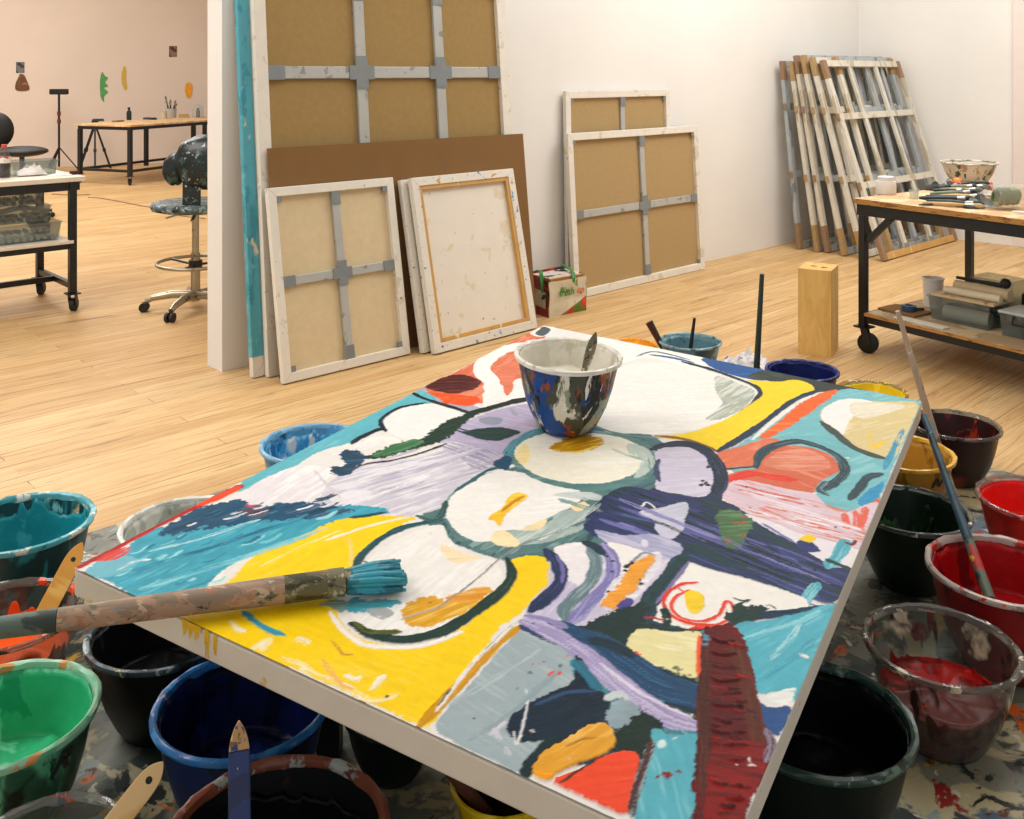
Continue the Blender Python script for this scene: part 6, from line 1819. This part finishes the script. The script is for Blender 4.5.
# letters daubed on the outside of two bowls
def daub(txt, root_label, px, py, size, hx):
    p, R, H, z0 = BOWL_Z[root_label]
    root = [o for o in bpy.data.objects if o.get('label') == root_label][0]
    r = ray(px, py)
    # where the sight line meets the bowl's wall
    best = None
    for i in range(4000):
        d = p.y - R * 1.2 + i * R * 1.6 / 4000
        q = Vector((r.x * d, d, CAMH + r.z * d))
        zz = (q.z - z0) / H
        if not 0 < zz < .93: continue
        rr_ = PROF[-1][0]
        for (r0, z0_), (r1, z1) in zip(PROF[:-1], PROF[1:]):
            if zz <= z1:
                rr_ = r0 + (r1 - r0) * (zz - z0_) / (z1 - z0_); break
        if (q.xy - p.xy).length <= rr_ * R + .002:
            best = q; break
    if best is None:
        print('daub missed', txt); return
    cu = bpy.data.curves.new('letters', 'FONT'); cu.body = txt; cu.size = size; cu.extrude = .001; cu.offset = .002; cu.align_x = 'CENTER'; cu.align_y = 'CENTER'; cu.shear = .2
    tmp = bpy.data.objects.new('tmp', cu); COL.objects.link(tmp)
    me = bpy.data.meshes.new_from_object(tmp.evaluated_get(bpy.context.evaluated_depsgraph_get()))
    bpy.data.objects.remove(tmp)
    o = bpy.data.objects.new('daubed_letter', me); COL.objects.link(o)
    me.materials.clear(); me.materials.append(plain('daub_' + hx[1:], hx, .4))
    nrm = Vector((best.x - p.x, best.y - p.y, 0)).normalized()
    nrm = (nrm + Vector((0, 0, -.42))).normalized()
    up = Vector((0, 0, 1)); xx = up.cross(nrm).normalized(); yy = nrm.cross(xx)
    M = Matrix((xx, yy, nrm)).transposed().to_4x4(); M.translation = best + nrm * .002
    bpy.context.view_layer.update()
    o.parent = root
    o.matrix_parent_inverse = Matrix.Identity(4)
    o.matrix_basis = root.matrix_basis.inverted() @ M
daub('N', 'ochre paint bowl marked with an N under the right corner of the painting', 937, 483, .05, '#1c1a16')
daub('R', 'bowl of mint green paint at the left edge in front of the orange bowl', 61, 762, .075, '#0f1a16')

# ------------------------------------------------------------------ brushes and sticks
M_STICK = spattered('paint_crusted_wood', '#a88a72', [('#8a7866', 30, .50, (.35, 1, 1)), ('#a4745a', 44, .57, (.35, 1, 1)), ('#5a5f4c', 26, .58, (.35, 1, 1)), ('#35362e', 34, .63, (.4, 1, 1)), ('#bba890', 52, .60, (.4, 1, 1)), ('#7c8a8a', 60, .64, (.4, 1, 1)), ('#3f96ac', 9, .71, (.6, 1, 1))], .7, .5)
M_GREENST = spattered('green_grey_painted_wood', '#566a60', [('#2c3a34', 10, .55, (1, 1, 1)), ('#9a9684', 14, .68, (1, 1, 1))], .6, .3)
M_TEALB = spattered('teal_wet_bristles', '#2f96aa', [('#1f7084', 14, .54, (1, 1, 1)), ('#57b4c4', 20, .6, (1, 1, 1))], .4, .8)

def chain(name, pts, radii, m, root, flat=1.0, n=14):
    return MB().tube(pts, radii, n, flat=flat).build(name, m, root, smooth='auto')

# the big brush lying across the painting's left corner
tip = on_canvas(402, 586, .028); fer = on_canvas(350, 596, .030)
edge = on_canvas(118, 627, .028)
ax = (edge - fer).normalized()
end = edge + ax * .36
o = thing('large_paintbrush', 'long thick paintbrush with wet teal bristles lying across the yellow corner of the painting', 'brush', tuple(fer))
I = Matrix.Translation(-fer)
def L_(p): return p - fer
cut = fer + (edge - fer) * .62
chain('stained_neck', [L_(fer), L_(fer + (edge - fer) * .08), L_(fer + (edge - fer) * .3)], [.021, .0245, .0245], spattered('olive_stained_wood', '#5d5a40', [('#35371f', 34, .52, (.4, 1, 1)), ('#8f8a72', 50, .58, (.4, 1, 1)), ('#9a6a4c', 30, .62, (.4, 1, 1)), ('#22241c', 24, .62, (.4, 1, 1))], .6, .5), o, n=18)
chain('handle', [L_(fer + (edge - fer) * .3005), L_(cut), L_(edge), L_(edge + ax * .10)], [.0245, .022, .0205, .0195], M_STICK, o, n=18)
chain('painted_handle_end', [L_(edge + ax * .101), L_(edge + ax * .2), L_(end)], [.0195, .018, .014], M_GREENST, o, n=18)
MB().tube([L_(fer + (edge - fer) * .03), L_(fer + (edge - fer) * .11)], [.0255, .0255], 18).build('ferrule', spattered('crusted_ferrule', '#6b6a4e', [('#b8b09a', 24, .55, (1, 1, 1)), ('#2c3026', 12, .58, (1, 1, 1))], .5, .4), o, smooth='auto')
mb = MB()
rr = random.Random(3)
d_ = (tip - fer)
for k in range(60):
    a, b = rr.uniform(-1, 1), rr.uniform(-1, 1)
    side = EN.cross(d_).normalized()
    s0 = side * a * .017 + EN * b * .012
    s1 = side * a * .036 + EN * (b * .014 - .004)
    l = rr.uniform(.82, 1.05)
    mb.tube([L_(fer + s0 - d_ * .1), L_(fer + d_ * .5 + s0 * 1.1 + (s1 - s0) * .5), L_(fer + d_ * l + s1)], [.006, .0065, .003], 6)
mb.build('bristles', M_TEALB, o, smooth=True)

def stick(name, label, p, q, r0, r1, m, cat='stick', parts=None, flat=1.0):
    p, q = Vector(p), Vector(q)
    o = thing(name, label, cat, tuple(p))
    d = q - p
    if parts is None:
        chain('shaft', [Vector((0, 0, 0)), d * .33, d * .66, d], [r0, r0 + (r1 - r0) * .33, r0 + (r1 - r0) * .66, r1], m, o, flat)
    else:
        t0 = 0
        for nm, t1, mm in parts:
            ra, rb = r0 + (r1 - r0) * t0, r0 + (r1 - r0) * t1
            chain(nm, [d * (t0 + .0005), d * (t0 + t1) / 2, d * t1], [ra, (ra + rb) / 2, rb], mm, o, flat)
            t0 = t1
    return o
# pale stick leaning in the ochre bowl
P, R_, H_, Z_ = BOWL_Z['ochre paint bowl marked with an N under the right corner of the painting']
stick('mixing_stick', 'pale wooden stick rising beside the right corner of the painting', (1.55, 3.45, .012), atd(897.5, 311, 3.48), .017, .008, spattered('pale_paint_streaked_wood', '#b9a48a', [('#8fa4a8', 14, .56, (1, 1, .3)), ('#d9d2c6', 11, .58, (1, 1, .4)), ('#6a6a5a', 18, .62, (1, 1, .5))], .6, .1))
# blue stick from the painting's corner down into the crimson bowl
Pc, Rc, Hc, Zc = BOWL_Z['crimson paint bowl with a long stick in it at the right edge']
bot = atd(990, 600, Pc.y - .02)
stick('mixing_stick', 'dark blue stick with red and yellow smears standing in the crimson bowl', bot, QO + EX * (LU + .018) + EY * (LV * .955) - EN * .012, .0145, .009, None,
      parts=(('smeared_end', .30, spattered('red_yellow_smeared_wood', '#5a6a5a', [('#b0241c', 12, .52, (1, 1, 1)), ('#d8b03a', 14, .62, (1, 1, 1)), ('#1c3a44', 9, .58, (1, 1, 1))], .5, .4)), ('shaft', 1.0, spattered('dark_blue_painted_wood', '#22475a', [('#16303c', 10, .55, (1, 1, .4)), ('#4f7a88', 12, .64, (1, 1, .4))], .4, .2))))
# dark green handle standing up behind the painting
Pn = BOWL_Z['navy blue paint bowl behind the painting near the wooden block'][0]
pd = Pn.y + .10
stick('paintbrush', 'dark green brush handle standing upright behind the painting left of the wooden block', atd(756, 380, pd), atd(762, 274, pd), .0145, .010, spattered('dark_green_handle', '#2a3c34', [('#16221e', 9, .55, (1, 1, .4)), ('#5a6a58', 14, .68, (1, 1, .4))], .45, .2), 'brush')
Pg = BOWL_Z['grey-blue paint bowl with two handles standing in it, behind the painting'][0]
stick('paintbrush', 'brown flat brush handle leaning on the left lip of the grey-blue bowl', atd(664, 350, Pg.y), atd(649, 322, Pg.y + .02), .013, .019, plain('dark_red_brown_wood', '#3d1f16', .45), 'brush')
stick('mixing_stick', 'thin dark stick standing in the grey-blue bowl', atd(690, 352, Pg.y), atd(694.5, 318, Pg.y), .010, .007, plain('near_black_wood', '#1d1a18', .5))
# spatula in the pot
pc_ = pb + EN * .13
tpt = atd(596, 332, pb.y + .03); bpt = atd(582, 378, pb.y + .01)
o = thing('palette_knife', 'paint-smeared flat handle sticking out of the mixing bowl', 'knife', tuple(bpt))
dk_ = tpt - bpt
ts = (0, .25, .45, .65, .8, .92, 1.0)
MB().tube([dk_ * t for t in ts], [.010, .014, .019, .0205, .018, .010, .003], 14, flat=.3).build('handle', spattered('smeared_knife', '#6a6450', [('#24281e', 40, .52, (1, 1, 1)), ('#c9c2ac', 50, .56, (1, 1, 1)), ('#8a6a3a', 34, .62, (1, 1, 1))], .45, .3), o, smooth='auto')

def flat_handle(name, label, p, q, w, th, m, tipm=None, hole=True, tip_len=.16, face=None, parts_extra=None):
    """flat brush handle with a rounded tip and a hanging hole, p = lower end, q = tip"""
    p, q = Vector(p), Vector(q)
    d = q - p; L = d.length; y = d.normalized()
    cam = (Vector((0, 0, CAMH)) - q)
    z = (cam - y * cam.dot(y)).normalized(); x = y.cross(z)
    M = Matrix((x, y, z)).transposed().to_4x4(); M.translation = p
    o = thing(name, label, 'brush'); o.matrix_world = M
    def half(t):
        return w / 2 * (1.0 if t < .55 else max(.0, 1 - ((t - .55) / .45) ** 4.2) * .95 + .05)
    def seg(t0, t1, n=14):
        ts = np.linspace(t0, t1, n)
        out = [(half(t), t * L) for t in ts] + [(-half(t), t * L) for t in ts[::-1]]
        return out
    if tipm is None:
        MB().prism(seg(0, 1, 26), -th / 2, th / 2).build('handle', m, o, bevel=th * .3)
    else:
        MB().prism(seg(0, 1 - tip_len), -th / 2, th / 2).build('handle', m, o, bevel=th * .3)
        MB().prism(seg(1 - tip_len + .001, 1), -th / 2, th / 2).build('bare_tip', tipm, o, bevel=th * .3)
    if hole:
        MB().lathe([(.0, th / 2 + .0006), (.005, th / 2 + .0006), (.006, th / 2), (.006, -th / 2)], 16).moved(Matrix.Translation((0, L * (1 - .22), 0))).build('hanging_hole', M_RUBBER, o)
    return o
M_YWOOD = spattered('yellow_varnished_wood', '#d89a3c', [('#8a5a20', 12, .66, (.3, 1, 1)), ('#e8b45a', 6, .55, (.3, 1, 1))], .4, .1)
M_PWOOD = spattered('pale_varnished_wood', '#d8a860', [('#b0803c', 10, .6, (1, .3, 1)), ('#e6c48a', 7, .56, (1, .3, 1))], .4, .1)
Po = BOWL_Z['clear bowl of vivid orange paint at the left edge between the teal and green bowls'][0]
flat_handle('paintbrush', 'yellow varnished brush handle with a hanging hole leaning out of the orange bowl', atd(38, 626, Po.y - .02), atd(82, 543, Po.y + .14), .042, .012, M_YWOOD)
Pe = BOWL_Z['clear empty-looking bowl with scraps of dried paint at the bottom left corner'][0]
flat_handle('paintbrush', 'pale wooden brush handle leaning out of the clear bowl at the bottom left', atd(95, 850, Pe.y), atd(163, 762, Pe.y + .10), .040, .012, M_PWOOD)
Pk = BOWL_Z['large clear bowl of black paint with a red-brown lip at the bottom edge'][0]
flat_handle('paintbrush', 'blue painted brush handle with a worn wooden tip standing in the large black bowl', atd(240, 870, Pk.y - .05), atd(239, 721, Pk.y + .02), .036, .012, spattered('blue_painted_handle', '#18306a', [('#122452', 14, .52, (1, 1, 1)), ('#e0d8c0', 40, .68, (1, 1, 1))], .4, .2), spattered('worn_tip', '#b8925a', [('#1c3876', 40, .55, (1, 1, 1)), ('#e0c48c', 50, .58, (1, 1, 1)), ('#7a5a30', 60, .62, (1, 1, 1))], .5, .1), hole=False, tip_len=.2)
Py = BOWL_Z['small yellow paint pot under the front edge of the painting'][0]
stick('paintbrush', 'brown brush handle leaning out of the small yellow pot at the front edge', atd(487, 815, Py.y - .02), atd(448, 769, Py.y - .06), .014, .0105, plain('red_brown_handle', '#5a3226', .45, var=.25), 'brush')

# ------------------------------------------------------------------ light, world, camera
def area(name, loc, size, power, col=(1, .95, .88), size_y=None, target=None):
    l = bpy.data.lights.new(name, 'AREA'); l.energy = power; l.color = col; l.size = size
    if size_y: l.shape = 'RECTANGLE'; l.size_y = size_y
    o = bpy.data.objects.new(name, l); COL.objects.link(o); o.location = loc
    if target is not None:
        o.rotation_euler = (Vector(target) - Vector(loc)).to_track_quat('-Z', 'Y').to_euler()
    return o
area('ceiling_lamp', (1.0, 3.4, CEIL - .05), 5.0, 76, (.98, .99, 1), 3.0)
area('ceiling_lamp', (3.0, 6.2, CEIL - .05), 3.0, 170, (.98, .99, 1), 2.0)
area('ceiling_lamp', (-4.2, 3.2, CEIL - .05), 3.0, 215, (.98, .99, 1), 2.0)
area('ceiling_lamp', (-4.6, 8.5, CEIL - .05), 3.0, 200, (1, .99, .97), 3.0)
area('ceiling_lamp', (-6.6, 11.6, CEIL - .05), 4.0, 230, (1, .99, .97), 3.0)
w = bpy.data.worlds.new('daylight'); SC.world = w
w.use_nodes = True
bg = w.node_tree.nodes['Background']; bg.inputs[0].default_value = (.93, .965, 1, 1); bg.inputs[1].default_value = .76

cam_d = bpy.data.cameras.new('camera')
cam_d.sensor_fit = 'HORIZONTAL'; cam_d.sensor_width = 36
cam_d.lens = 36 * F / 1024
cam_d.shift_x = 0.0
cam_d.shift_y = -(409.5 - HZ) / 1024
cam_d.clip_start = .05; cam_d.clip_end = 100
cam = bpy.data.objects.new('camera', cam_d); COL.objects.link(cam)
cam.location = (0, 0, CAMH); cam.rotation_euler = (PI / 2, 0, 0)
SC.camera = cam
vs_ = SC.view_settings
SC.display_settings.display_device = 'sRGB'
vs_.view_transform = 'Standard'; vs_.look = 'None'; vs_.gamma = 1.0; vs_.use_curve_mapping = False
vs_.exposure = -0.14
SC.cycles.max_bounces = 10
SC.cycles.transparent_max_bounces = 24
SC.cycles.use_denoising = True
